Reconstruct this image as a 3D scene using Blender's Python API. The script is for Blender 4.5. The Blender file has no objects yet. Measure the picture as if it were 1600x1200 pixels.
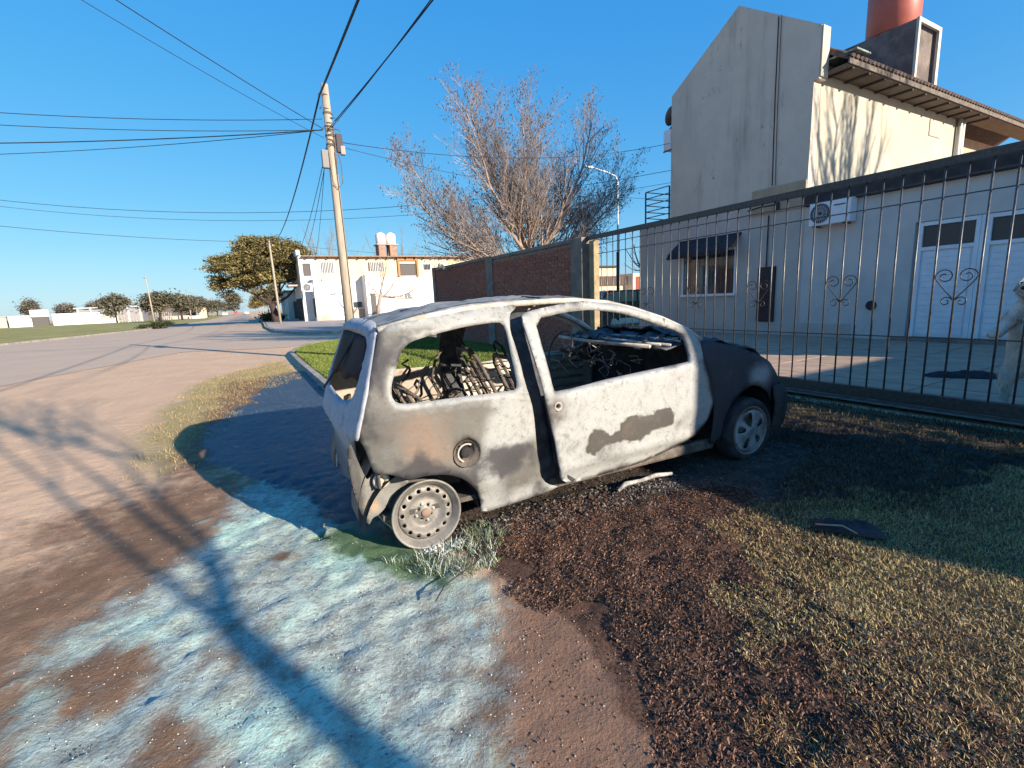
import bpy, math, random
import numpy as np
from mathutils import Vector, Matrix
from mathutils.geometry import delaunay_2d_cdt

sc = bpy.context.scene
COL = sc.collection
PI = math.pi

# ------------------------------------------------------------------ camera, sky, sun, exposure
CAM_H = 1.35
Rm = Matrix(((0.871001, -0.123611, 0.475476), (-0.489321, -0.131906, 0.862071), (-0.043844, -0.983525, -0.175376)))
right = Vector((Rm[0][0], Rm[1][0], Rm[2][0])); down = Vector((Rm[0][1], Rm[1][1], Rm[2][1]))
right.normalize(); down = (down - right*down.dot(right)).normalized()
fwd = right.cross(down)
cam = bpy.data.cameras.new("camera"); camo = bpy.data.objects.new("camera", cam); COL.objects.link(camo)
M = Matrix.Identity(4)
for i in range(3):
    M[i][0] = right[i]; M[i][1] = -down[i]; M[i][2] = -fwd[i]
M.translation = (0, 0, CAM_H)
camo.matrix_world = M
cam.sensor_width = 36; cam.lens = 740/1600*36; cam.clip_start = 0.05; cam.clip_end = 9000
sc.camera = camo

SUN_EL = math.radians(19.35)
SUN_ROT = math.atan2(0.398, -0.917)
TAN = math.tan(SUN_EL)
to_sun = Vector((0.398*math.cos(SUN_EL), -0.917*math.cos(SUN_EL), math.sin(SUN_EL))).normalized()
w = bpy.data.worlds.new("World"); sc.world = w; w.use_nodes = True
wn = w.node_tree; wn.nodes.clear()
sky = wn.nodes.new("ShaderNodeTexSky"); sky.sky_type = 'NISHITA'; sky.sun_disc = False
sky.sun_elevation = SUN_EL; sky.sun_rotation = SUN_ROT; sky.air_density = 1.0; sky.dust_density = 0.25; sky.ozone_density = 2.0
EXPO = 1.08
hs = wn.nodes.new("ShaderNodeHueSaturation"); hs.inputs['Saturation'].default_value = 1.35
sp_ = wn.nodes.new("ShaderNodeSeparateColor"); cb_ = wn.nodes.new("ShaderNodeCombineColor")
bg = wn.nodes.new("ShaderNodeBackground"); bg.inputs['Strength'].default_value = 0.12
wo = wn.nodes.new("ShaderNodeOutputWorld")
wn.links.new(sky.outputs[0], hs.inputs['Color']); wn.links.new(hs.outputs[0], sp_.inputs[0])
for i, (gain, p_) in enumerate(((.53, .70), (.78, .47), (1.0, .22))):
    m0 = wn.nodes.new("ShaderNodeMath"); m0.operation = 'MULTIPLY'; m0.inputs[1].default_value = .085*2**.62; wn.links.new(sp_.outputs[i], m0.inputs[0])
    m1 = wn.nodes.new("ShaderNodeMath"); m1.operation = 'POWER'; m1.inputs[1].default_value = p_; wn.links.new(m0.outputs[0], m1.inputs[0])
    m2 = wn.nodes.new("ShaderNodeMath"); m2.operation = 'MULTIPLY'; m2.inputs[1].default_value = gain/(.12*2**EXPO); wn.links.new(m1.outputs[0], m2.inputs[0])
    wn.links.new(m2.outputs[0], cb_.inputs[i])
wn.links.new(cb_.outputs[0], bg.inputs[0]); wn.links.new(bg.outputs[0], wo.inputs[0])
sl = bpy.data.lights.new("sun", 'SUN'); sl.energy = 5.0; sl.angle = math.radians(0.5); sl.color = (1.0, 0.87, 0.70)
so = bpy.data.objects.new("sun", sl); COL.objects.link(so); so.rotation_euler = to_sun.to_track_quat('Z', 'Y').to_euler(); so.location = (0, -20, 30)
sc.view_settings.view_transform = 'Standard'; sc.view_settings.look = 'None'
sc.view_settings.gamma = 1; sc.view_settings.use_curve_mapping = False
sc.view_settings.exposure = EXPO
sc.cycles.max_bounces = 6; sc.cycles.diffuse_bounces = 3

# ------------------------------------------------------------------ helpers
rnd = random.Random(7)
R_ = np.random.RandomState(11)

def vnoise(x, y, seed=0):
    xi = np.floor(x).astype(np.int64); yi = np.floor(y).astype(np.int64)
    xf = x-xi; yf = y-yi
    def h(a, b):
        n = (a*374761393 + b*668265263 + seed*974634777) & 0xffffffff
        n = ((n ^ (n >> 13))*1274126177) & 0xffffffff
        return ((n ^ (n >> 16)) & 0xffff)/65535.0
    u = xf*xf*(3-2*xf); v = yf*yf*(3-2*yf)
    return (h(xi, yi)*(1-u)+h(xi+1, yi)*u)*(1-v)+(h(xi, yi+1)*(1-u)+h(xi+1, yi+1)*u)*v
def fbm(x, y, o=4, seed=0):
    s = 0; a = .5; t = 0
    for k in range(o):
        s = s+a*vnoise(x*2**k, y*2**k, seed+k); t += a; a *= .5
    return s/t   # 0..1
def inside(P, poly):
    x = P[:, 0]; y = P[:, 1]; r = np.zeros(len(P), bool); n = len(poly)
    for i in range(n):
        x1, y1 = poly[i]; x2, y2 = poly[(i+1) % n]
        if y1 == y2: continue
        c = ((y1 > y) != (y2 > y)) & (x < (x2-x1)*(y-y1)/(y2-y1)+x1); r ^= c
    return r
def edist(P, poly, closed=True):
    d = np.full(len(P), 1e9); n = len(poly)
    for i in range(n if closed else n-1):
        a = np.array(poly[i], float); b = np.array(poly[(i+1) % n], float); ab = b-a
        t = np.clip(((P-a)@ab)/max(ab@ab, 1e-12), 0, 1)
        d = np.minimum(d, np.hypot(*(P-a-t[:, None]*ab).T))
    return d
def pmask(P, poly, soft):      # 1 inside, 0 outside, soft edge
    d = edist(P, poly); s = np.where(inside(P, poly), d, -d)
    return np.clip(.5+s/(2*soft), 0, 1)

class MB:
    def __init__(s): s.v = []; s.f = []; s.mi = []
    def add(s, vs, fs, m=0):
        o = len(s.v); s.v.extend([tuple(p) for p in vs]); s.f.extend([tuple(i+o for i in f) for f in fs]); s.mi.extend([m]*len(fs)); return s
    def box(s, x0, x1, y0, y1, z0, z1, m=0):
        v = [(x0,y0,z0),(x1,y0,z0),(x1,y1,z0),(x0,y1,z0),(x0,y0,z1),(x1,y0,z1),(x1,y1,z1),(x0,y1,z1)]
        return s.add(v, [(0,3,2,1),(4,5,6,7),(0,1,5,4),(1,2,6,5),(2,3,7,6),(3,0,4,7)], m)
    def prism(s, pts, fn0, fn1, m=0):     # pts 2D polygon; fn map (u,v)->3D for each end
        n = len(pts); a = [fn0(*p) for p in pts]; b = [fn1(*p) for p in pts]
        return s.add(a+b, [tuple(range(n))[::-1], tuple(range(n, 2*n))]+[(i, (i+1) % n, n+(i+1) % n, n+i) for i in range(n)], m)
    def tube(s, pts, rad, sides=6, m=0, cap=True):
        pts = [Vector(p) for p in pts]; n = len(pts)
        if not hasattr(rad, '__len__'): rad = [rad]*n
        vs = []; up = None
        for i, p in enumerate(pts):
            t = (pts[min(i+1, n-1)]-pts[max(i-1, 0)])
            if t.length < 1e-9: t = Vector((0, 0, 1))
            t.normalize()
            if up is None: up = t.orthogonal().normalized()
            else:
                up = up-t*up.dot(t)
                up = up.normalized() if up.length > 1e-6 else t.orthogonal().normalized()
            b = t.cross(up)
            for k in range(sides):
                a = 2*PI*k/sides
                vs.append(p+(up*math.cos(a)+b*math.sin(a))*rad[i])
        fs = []
        for i in range(n-1):
            for k in range(sides):
                k2 = (k+1) % sides
                fs.append((i*sides+k, i*sides+k2, (i+1)*sides+k2, (i+1)*sides+k))
        if cap: fs += [tuple(range(sides))[::-1], tuple(range((n-1)*sides, n*sides))]
        return s.add(vs, fs, m)
    def lathe(s, prof, frame, seg=32, m=0, close=False):   # prof [(r, h)], frame (origin, axis) -> around axis
        o, ax = Vector(frame[0]), Vector(frame[1]).normalized(); u = ax.orthogonal().normalized(); v = ax.cross(u)
        vs = [o+ax*h+(u*math.cos(2*PI*k/seg)+v*math.sin(2*PI*k/seg))*r for r, h in prof for k in range(seg)]
        fs = [(i*seg+k, i*seg+(k+1) % seg, (i+1)*seg+(k+1) % seg, (i+1)*seg+k) for i in range(len(prof)-1) for k in range(seg)]
        return s.add(vs, fs, m)
    def quad(s, a, b, c, d, m=0): return s.add([a, b, c, d], [(0, 1, 2, 3)], m)
    def build(s, name, mat, parent=None, smooth=False, bevel=0, loc=None):
        me = bpy.data.meshes.new(name); me.from_pydata(s.v, [], s.f); me.update()
        mats = mat if isinstance(mat, (list, tuple)) else [mat]
        for m in mats: me.materials.append(m)
        if len(mats) > 1: me.polygons.foreach_set('material_index', s.mi)
        if smooth: me.polygons.foreach_set('use_smooth', [True]*len(me.polygons))
        return link(name, me, parent, bevel)
def link(name, me, parent=None, bevel=0):
    o = bpy.data.objects.new(name, me); COL.objects.link(o)
    if parent is not None: o.parent = parent
    if bevel:
        b = o.modifiers.new('bevel', 'BEVEL'); b.width = bevel; b.segments = 2; b.limit_method = 'ANGLE'
    return o
def fast(name, V, F, mat, parent=None, col=None, smooth=False):   # V (n,3), F (m,3|4)
    me = bpy.data.meshes.new(name); F = np.asarray(F, np.int32); k = F.shape[1]
    me.vertices.add(len(V)); me.vertices.foreach_set('co', np.asarray(V, np.float32).ravel())
    me.loops.add(F.size); me.loops.foreach_set('vertex_index', F.ravel())
    me.polygons.add(len(F)); me.polygons.foreach_set('loop_start', np.arange(0, F.size, k, dtype=np.int32))
    me.polygons.foreach_set('loop_total', np.full(len(F), k, np.int32))
    if smooth: me.polygons.foreach_set('use_smooth', np.ones(len(F), bool))
    me.update(calc_edges=True)
    if col is not None:
        for nm, c in (col.items() if isinstance(col, dict) else [('tint', col)]):
            a = me.color_attributes.new(nm, 'FLOAT_COLOR', 'POINT')
            c4 = np.ones((len(V), 4), np.float32); c4[:, :c.shape[1]] = c; a.data.foreach_set('color', c4.ravel())
    me.materials.append(mat)
    return link(name, me, parent)
def empty(name, loc=(0, 0, 0), rz=0):
    o = bpy.data.objects.new(name, None); o.empty_display_size = .2; COL.objects.link(o); o.location = loc; o.rotation_euler = (0, 0, rz); return o
def T(o, label, cat, group=None):
    o['label'] = label; o['category'] = cat
    if group: o['group'] = group
    return o
def S(o): o['kind'] = 'structure'; return o
def stuff(o): o['kind'] = 'stuff'; return o

# ------------------------------------------------------------------ materials
class Mt:
    def __init__(s, name, rough=.8, metal=0, spec=.3):
        s.m = bpy.data.materials.new(name); s.m.use_nodes = True; s.nt = s.m.node_tree
        s.b = s.nt.nodes['Principled BSDF']; s.b.inputs['Roughness'].default_value = rough; s.b.inputs['Metallic'].default_value = metal
        s.b.inputs['Specular IOR Level'].default_value = spec; s.co = None
    def _in(s, sock, v):
        if isinstance(v, bpy.types.NodeSocket): s.nt.links.new(v, sock)
        elif v is not None:
            if isinstance(v, (tuple, list)) and len(v) == 3 and sock.type == 'RGBA': v = (*v, 1)
            sock.default_value = v
    def coord(s):
        if s.co is None:
            s.co = s.nt.nodes.new('ShaderNodeTexCoord').outputs['Object']
        return s.co
    def pos(s): return s.nt.nodes.new('ShaderNodeNewGeometry').outputs['Position']
    def noise(s, scale, detail=4, rough=.6, vec=None, dist=0):
        n = s.nt.nodes.new('ShaderNodeTexNoise'); n.inputs['Scale'].default_value = scale; n.inputs['Detail'].default_value = detail
        n.inputs['Roughness'].default_value = rough; n.inputs['Distortion'].default_value = dist; s._in(n.inputs['Vector'], vec or s.coord()); return n.outputs['Fac']
    def vor(s, scale, vec=None, feat='F1', out='Distance'):
        n = s.nt.nodes.new('ShaderNodeTexVoronoi'); n.feature = feat; n.inputs['Scale'].default_value = scale; s._in(n.inputs['Vector'], vec or s.coord()); return n.outputs[out]
    def stretch(s, sx, sy, sz, vec=None, rot=(0, 0, 0)):
        n = s.nt.nodes.new('ShaderNodeMapping'); n.inputs['Scale'].default_value = (sx, sy, sz); n.inputs['Rotation'].default_value = rot; s._in(n.inputs['Vector'], vec or s.coord()); return n.outputs[0]
    def ramp(s, f, lo, hi):
        n = s.nt.nodes.new('ShaderNodeMapRange'); n.interpolation_type = 'SMOOTHSTEP'; n.inputs['From Min'].default_value = lo; n.inputs['From Max'].default_value = hi; s._in(n.inputs['Value'], f); return n.outputs['Result']
    def math(s, op, a, b=None, c=None):
        n = s.nt.nodes.new('ShaderNodeMath'); n.operation = op; s._in(n.inputs[0], a)
        if b is not None: s._in(n.inputs[1], b)
        if c is not None: s._in(n.inputs[2], c)
        return n.outputs[0]
    def mix(s, f, a, b, mode='MIX'):
        n = s.nt.nodes.new('ShaderNodeMix'); n.data_type = 'RGBA'; n.blend_type = mode
        s._in(n.inputs[0], f); s._in(n.inputs[6], a); s._in(n.inputs[7], b); return n.outputs[2]
    def attr(s, name):
        n = s.nt.nodes.new('ShaderNodeAttribute'); n.attribute_name = name
        p = s.nt.nodes.new('ShaderNodeSeparateColor'); s.nt.links.new(n.outputs['Color'], p.inputs[0])
        return n.outputs['Color'], p.outputs[0], p.outputs[1], p.outputs[2]
    def rand(s): return s.nt.nodes.new('ShaderNodeObjectInfo').outputs['Random']
    def bump(s, h, strength=.5, dist=.01):
        n = s.nt.nodes.new('ShaderNodeBump'); n.inputs['Strength'].default_value = strength; n.inputs['Distance'].default_value = dist
        s._in(n.inputs['Height'], h); s.nt.links.new(n.outputs[0], s.b.inputs['Normal']); return s
    def col(s, c): s._in(s.b.inputs['Base Color'], c); return s
    def rough(s, r): s._in(s.b.inputs['Roughness'], r); return s
def simple(name, c, c2=None, scale=6, rough=.8, metal=0, bump=.3, bscale=40, bdist=.005, spec=.3, det=5):
    m = Mt(name, rough, metal, spec)
    if c2: m.col(m.mix(m.ramp(m.noise(scale, det), .35, .65), c, c2))
    else: m.col(c)
    if bump: m.bump(m.noise(bscale, 3), bump, bdist)
    return m.m

# ------------------------------------------------------------------ ground
Z_POW = [(.4,.6),(.56,1.1),(.79,1.52),(.97,1.93),(.86,2.12),(.62,2.4),(.45,3.0),(.3,4.1),(.1,4.45),(-.29,3.79),(-.44,3.24),(-.72,2.84),(-.9,2.67),(-.97,2.26),(-.8,1.7),(-.6,.6)]
Z_BR = [[(-.85,2.35),(-.71,2.38),(-.47,2.1),(-.56,1.97),(-.73,2.02)], [(-.53,1.66),(-.42,1.86),(-.28,1.67),(-.38,1.5)], [(-.67,2.3),(-.52,2.32),(-.47,2.15),(-.6,2.14)], [(-.05,2.9),(.1,2.9),(.12,2.75),(-.02,2.72)]]
Z_GREEN = [(.16,2.93),(.42,3.02),(.62,2.62),(.83,2.4),(.86,2.06),(.72,1.93),(.43,2.26),(.3,2.5)]
Z_DIRT = [(.95,2.05),(1.12,1.63),(1.2,1.33),(.95,.92),(.75,.5),(.55,.4),(.42,.7),(.56,1.06),(.79,1.52)]
Z_LUMP = [(.9,2.45),(1.3,2.6),(1.94,2.6),(2.55,2.3),(2.8,1.85),(2.3,1.25),(1.9,.3),(1.0,.3),(.78,.75),(1.05,1.2),(1.1,1.6),(1.0,2.0)]
Z_SOOT_SHADE = [(.75,2.45),(1.3,2.35),(2.4,2.1),(2.9,1.7),(3.6,1.0),(5.2,.7),(5.0,3.4),(4.6,4.6),(1.3,4.6),(.6,3.2)]
Z_WET_SHADE = [(.0,4.3),(-.45,5.2),(-.5,6.6),(-.05,8.2),(.4,11.2),(1.0,11.4),(1.05,7.2),(1.2,4.8),(1.1,3.3),(.5,3.05)]
Z_MUD = [(-.5,10.8),(.8,11.6),(.8,6.7),(.1,4.8),(-.7,4.7),(-.75,6.2),(-.6,7.4)]
Z_MUDL = [(-1.6,3.2),(-1.25,4.6),(-.56,4.9),(.1,4.7),(-.2,3.5),(-.6,2.5),(-.8,1.6),(-1.5,1.3)]
Z_STRAW = [(-1.25,7.9),(-.8,11.9),(.75,14.2),(.97,10.5),(.3,9.8),(-.3,8.1),(-.5,5.3),(-.85,4.9),(-1.15,6.2)]
Z_VERGE = [(1.12,5.0),(1.12,15.6),(1.45,17.0),(1.9,18.4),(2.45,19.5),(3.55,20.2),(6.15,20.6),(6.15,3.9),(3,4.2)]
Z_DRY = [(1.9,.3),(2.2,1.2),(2.7,1.75),(3.6,1.9),(4.2,4.2),(5.98,5.4),(5.98,-1),(1.5,-1)]
Z_STRIP = [(4.35,3.6),(5.9,3.6),(5.5,1.0),(5.3,.2),(4.9,.2),(4.7,1.8)]

def axis(lo, hi, step, far, g):
    c = list(np.arange(lo, hi+1e-6, step)); d = step
    while c[-1] < far: d *= g; c.append(c[-1]+d)
    d = step
    while c[0] > -far: d *= g; c.insert(0, c[0]-d)
    return np.array(c)
gx = axis(-3.0, 5.6, .03, 5000, 1.07); gy = axis(.5, 8.0, .03, 5000, 1.07)
GX, GY = np.meshgrid(gx, gy); P = np.stack([GX.ravel(), GY.ravel()], 1)
near = (np.abs(P[:, 0]) < 12) & (P[:, 1] > -6) & (P[:, 1] < 40)
wob = np.stack([fbm(P[:, 0]*2.2, P[:, 1]*2.2, 4, 3)-.5, fbm(P[:, 0]*2.2, P[:, 1]*2.2, 4, 9)-.5], 1)
def zone(poly, soft=.12, amp=.35):
    r = np.zeros(len(P)); q = (P+wob*amp)[near]; r[near] = pmask(q, poly, soft); return r
pw = zone(Z_POW, .16, .45)
for b in Z_BR: pw = pw*(1-.85*zone(b, .07, .15))
streak = fbm(P[:, 0]*3+P[:, 1]*1.2, P[:, 1]*.9-P[:, 0]*.5, 4, 21)
edge_x = P[:, 0]
pw = np.clip(pw*np.clip(.62+.6*((edge_x+.95)/.9), .38, 1)*(.35+1.15*streak), 0, 1)
green = .8*zone(Z_GREEN, .16, .3); dirt = zone(Z_DIRT, .12, .2); lump = zone(Z_LUMP, .12, .3); soot = zone(Z_SOOT_SHADE, .22, .4)
wet_shade = zone(Z_WET_SHADE, .18, .35); mud = np.maximum(zone(Z_MUD, .3, .5), .85*zone(Z_MUDL, .55, .9)); straw = zone(Z_STRAW, .3, .5)
lawn = zone(Z_VERGE, .15, .2); dry = zone(Z_DRY, .3, .5)
damp = np.clip(1-np.abs(P[:, 0]-1.02)/.16, 0, 1)*((P[:, 1] > 4.5) & (P[:, 1] < 15.5))
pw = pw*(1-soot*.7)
fine = fbm(P[:, 0]*14, P[:, 1]*14, 3, 5)-.5
big = fbm(P[:, 0]*1.3, P[:, 1]*1.3, 4, 2)-.5
hgt = near*(pw*(.03*fine+.012*(fbm(P[:, 0]*5, P[:, 1]*5, 3, 8)-.5)) + lump*(.05*(fbm(P[:, 0]*9, P[:, 1]*9, 3, 7)-.35)) + .012*fine*(1-straw) + .03*big*(np.abs(P[:, 0]-2) < 5)*(P[:, 1] < 9)*(P[:, 0] < 5.9)*(P[:, 0] > -3))
hgt = hgt + lawn*.05 - near*(P[:, 0] > 5.9)*.03
mud = np.maximum(mud, .95*zone([(.9,.5),(.95,2.0),(.5,3.2),(.2,4.6),(-.4,4.2),(-.7,3.2),(-1.15,2.5),(-1.2,1.6),(-1,.5)], .25, .5))
ridge = zone(Z_STRIP, .3, .1)*.03*np.sin(P[:, 0]*22+fbm(P[:, 0], P[:, 1]*2, 3, 4)*9); hgt = hgt+ridge
hgt = hgt-.02
nx, ny = len(gx), len(gy)
idx = np.arange(nx*ny).reshape(ny, nx)
F = np.stack([idx[:-1, :-1].ravel(), idx[:-1, 1:].ravel(), idx[1:, 1:].ravel(), idx[1:, :-1].ravel()], 1)
g = Mt('ground_soil', .92, 0, .2)
_, a1, a2, a3 = g.attr('mask_a'); _, b1, b2, b3 = g.attr('mask_b'); _, c1, c2, c3 = g.attr('mask_c')
gp = g.pos()
n_f = g.noise(70, 5, .7, gp); n_m = g.noise(9, 6, .65, gp); n_l = g.noise(1.1, 5, .6, gp); n_s = g.noise(26, 6, .75, g.stretch(1, 2.4, 1, gp, (0, 0, .5)))
def thr(mask, nz, k=.35, soft=.12):   # mask broken up by noise
    t = g.math('ADD', mask, g.math('MULTIPLY', g.math('SUBTRACT', nz, .5), k*2)); return g.ramp(t, .5-soft, .5+soft)
base = g.mix(g.ramp(n_l, .35, .65), (.62, .41, .265), (.53, .35, .225))
base = g.mix(g.ramp(n_m, .4, .7), base, (.56, .37, .24))
lwn = g.mix(n_f, (.10, .13, .035), (.24, .21, .07))
base = g.mix(thr(c1, n_m), base, lwn)
base = g.mix(thr(b3, n_s, .9, .3), base, g.mix(n_f, (.42, .33, .15), (.28, .20, .10)))
base = g.mix(thr(b2, n_m, .5, .35), base, g.mix(n_f, (.15, .085, .052), (.22, .13, .08)))
base = g.mix(thr(c2, n_m), base, g.mix(n_f, (.13, .09, .05), (.05, .034, .02)))
base = g.mix(thr(a3, n_m), base, g.mix(n_m, (.25, .145, .095), (.19, .11, .075)))
base = g.mix(thr(a2, n_m), base, g.mix(g.ramp(n_f, .3, .7), (.035, .02, .015), (.13, .07, .048)))
pcol = g.mix(g.ramp(n_m, .3, .62), (.26, .295, .255), (.41, .48, .43))
pcol = g.mix(g.ramp(n_l, .46, .62), pcol, (.42, .62, .53))
pcol = g.mix(g.math('MULTIPLY', g.ramp(n_s, .46, .62), .75), pcol, (.17, .155, .15))
pcol = g.mix(g.ramp(n_f, .56, .74), pcol, (.62, .63, .60))
base = g.mix(thr(a1, g.math('ADD', g.math('MULTIPLY', n_m, .5), g.math('MULTIPLY', n_s, .5)), 1.15, .36), base, pcol)
base = g.mix(thr(b1, n_m, .35), base, g.mix(n_f, (.05, .10, .045), (.13, .20, .11)))
base = g.mix(g.math('MULTIPLY', thr(c3, n_m, .5, .2), .93), base, g.mix(g.ramp(n_m, .35, .7), (.018, .016, .018), (.06, .05, .045)))  # soot, also darkened to deepen the shade right of the car
_, d1, d2, d3 = g.attr('mask_d')
wcol = g.mix(g.ramp(n_s, .45, .62), (.02, .03, .05), (.09, .14, .20))  # wet soot; car shade and sky blue are put into the colour
base = g.mix(thr(d1, n_m, .6, .15), base, wcol)
g.col(base)
wetm = g.math('MULTIPLY', g.math('MAXIMUM', thr(d1, n_m, .6, .15), d2), g.ramp(n_s, .7, .4))
g.rough(g.math('SUBTRACT', .93, g.math('MULTIPLY', wetm, .6)))
g.bump(g.math('ADD', g.math('MULTIPLY', n_f, .6), n_m), .9, .012)
def c3_(a, b, c): return np.stack([a, b, c], 1)
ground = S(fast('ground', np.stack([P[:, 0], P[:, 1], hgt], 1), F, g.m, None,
    {'mask_a': c3_(pw, lump, dirt), 'mask_b': c3_(green, mud, straw), 'mask_c': c3_(lawn, dry, soot), 'mask_d': c3_(np.clip(wet_shade*1.35, 0, 1), damp, damp)}, True))

def jag(poly, step, amp, seed=1):
    out = []
    for i in range(len(poly)):
        a = np.array(poly[i], float); b = np.array(poly[(i+1) % len(poly)], float); L = np.hypot(*(b-a)); n = max(1, min(60, int(L/step)))
        t_ = (b-a)/max(L, 1e-6); nn = np.array([-t_[1], t_[0]])
        for k in range(n):
            p = a+(b-a)*k/n; q = (fbm(np.array([p[0]*.9]), np.array([p[1]*.9]), 4, seed)[0]-.5)*2*amp
            out.append(tuple(p+nn*q))
    return out
def sheet(name, poly, z, mat, thick=0):
    mb = MB(); n = len(poly)
    area = sum(poly[i][0]*poly[(i+1) % n][1]-poly[(i+1) % n][0]*poly[i][1] for i in range(n))
    if area < 0: poly = poly[::-1]
    mb.add([(x, y, z) for x, y in poly], [tuple(range(n))])
    if thick:
        mb.add([(x, y, z) for x, y in poly]+[(x, y, z-thick) for x, y in poly], [(i, n+i, n+(i+1) % n, (i+1) % n) for i in range(n)])
    return mb.build(name, mat)
am = Mt('asphalt_dusty', .9, 0, .25); ap = am.pos()
an = am.noise(.5, 6, .6, ap); an2 = am.noise(60, 4, .7, ap); an3 = am.noise(.35, 5, .6, am.stretch(2.2, .18, 1, ap))
ac = am.mix(am.ramp(an, .35, .65), (.47, .35, .26), (.52, .38, .275)); ac = am.mix(am.ramp(an3, .5, .68), ac, (.50, .37, .27)); ac = am.mix(am.math('MULTIPLY', an2, .4), ac, (.30, .225, .175))
am.col(ac).bump(an2, .4, .006)
road = [(-60,9.5),(-12,11.5),(-4.8,14.2),(-3.7,16.9),(-2.06,21.0),(.0,19.8),(1.3,19.2),(2.1,20.3),(3.5,20.95),(7,21.3),(60,21.6),(60,25.2),(5.1,25.4),(2.6,27.6),(1.37,32.4),(1.2,41.8),(1.6,57),(1.8,400),(-5.5,400),(-5.9,97),(-8.5,59),(-12.8,39),(-22,27),(-60,22)]
S(sheet('road', jag(road, .8, .22), -.011, am.m))
fm = Mt('field_grass', .95, 0, .1); fp = fm.pos()
fc = fm.mix(fm.ramp(fm.noise(.25, 6, .6, fp), .35, .65), (.27, .25, .085), (.40, .33, .15)); fc = fm.mix(fm.math('MULTIPLY', fm.noise(9, 4, .7, fp), .5), fc, (.16, .17, .05))
fm.col(fc).bump(fm.noise(14, 4, .7, fp), .8, .05)
S(sheet('grass_field', jag([(-12.95,38.6),(-8.75,59),(-6.2,97),(-5.9,280),(-300,280),(-300,24),(-60,22.3),(-22.2,27.2)], 1.2, .25, 4), .05, fm.m, .06))
curbm = simple('kerb_concrete', (.36, .33, .29), (.24, .21, .19), 3, .9, bump=.4, bscale=25)
def kerb(name, pts, wd, z0, z1):
    mb = MB(); n = len(pts); vs = []
    for i, p in enumerate(pts):
        a = Vector(pts[max(i-1, 0)]); b = Vector(pts[min(i+1, n-1)]); t = (b-a).normalized(); nn = Vector((-t.y, t.x))
        q = Vector(p)
        for s_, z in ((-.5, z0), (-.5, z1), (.5, z1), (.5, z0)): r = q+nn*wd*s_; vs.append((r.x, r.y, z))
    mb.add(vs, [(i*4+k, i*4+(k+1) % 4, (i+1)*4+(k+1) % 4, (i+1)*4+k) for i in range(n-1) for k in range(4)]+[(0, 1, 2, 3), ((n-1)*4+3, (n-1)*4+2, (n-1)*4+1, (n-1)*4)])
    return mb.build(name, curbm)
vk = [(1.1,5.2),(1.09,8),(1.07,12.7),(1.1,15.5),(1.3,16.8),(1.7,18.1),(2.25,19.2),(3.4,20.1),(6.2,20.5)]
S(kerb('kerb', vk, .11, -.05, .10))
S(kerb('kerb', [(-13,38.8),(-10.5,49),(-8.6,59),(-7.1,77),(-6,97)], .2, -.05, .1))
lawnm = Mt('lawn_soil', .95, 0, .1); lp = lawnm.pos()
lawnm.col(lawnm.mix(lawnm.ramp(lawnm.noise(6, 5, .7, lp), .35, .65), (.09, .12, .03), (.17, .17, .05))).bump(lawnm.noise(40, 3, .6, lp), .8, .02)
S(sheet('verge', jag([(1.18,5.3),(1.15,8),(1.14,15.4),(1.36,16.8),(1.76,18.05),(2.3,19.1),(3.4,19.98),(6.15,20.3),(6.15,4.4),(4.5,4.8),(2,4.9)], .5, .02), .075, lawnm.m, .1))
# pavement before the corner building
pvm = simple('pavement_concrete', (.40, .33, .29), (.30, .26, .24), .8, .9, bump=.3, bscale=12)
S(sheet('pavement', [(60,25.6),(5.2,25.8),(2.9,27.9),(1.75,32.4),(1.55,41.8),(1.9,57),(2.3,120),(6.3,120),(6.3,51.7),(60,51.7)], .12, pvm, .2))
S(kerb('kerb', [(60,25.5),(5.1,25.7),(2.75,27.85),(1.6,32.4),(1.4,41.8),(1.75,57),(2.1,120)], .16, -.02, .135))
# courtyard slabs behind the gate
cy = S(sheet('courtyard_base', [(6.42,-8),(13.45,-8),(13.45,14.2),(6.42,14.2)], -.012, simple('slab_bed', (.10, .08, .07), bump=.2)))
slabm = Mt('courtyard_slab', .85, 0, .25)
slabm.col(slabm.mix(slabm.ramp(slabm.noise(2.5, 5, .6), .3, .7), slabm.mix(slabm.rand(), (.40, .28, .20), (.47, .33, .24)), (.30, .22, .165))).bump(slabm.noise(50, 3), .3, .004)
mbs = MB().box(.01, 1.155, .01, 1.155, -.01, .012); first = None
for i in range(6):
    for j in range(-5, 12):
        if first is None: first = mbs.build('slab', slabm.m, cy); o = first
        else: o = bpy.data.objects.new('slab', first.data); COL.objects.link(o); o.parent = cy
        o.location = (6.42+i*1.165, j*1.165+.35, rnd.uniform(-.003, .003)); o.rotation_euler = (rnd.uniform(-.002, .002), rnd.uniform(-.002, .002), 0)
S(sheet('gate_sill', [(6.1,-6),(6.44,-6),(6.44,7.75),(6.1,7.75)], .004, simple('sill_brown', (.12, .085, .065), (.2, .15, .12), 8, .9)))

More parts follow.
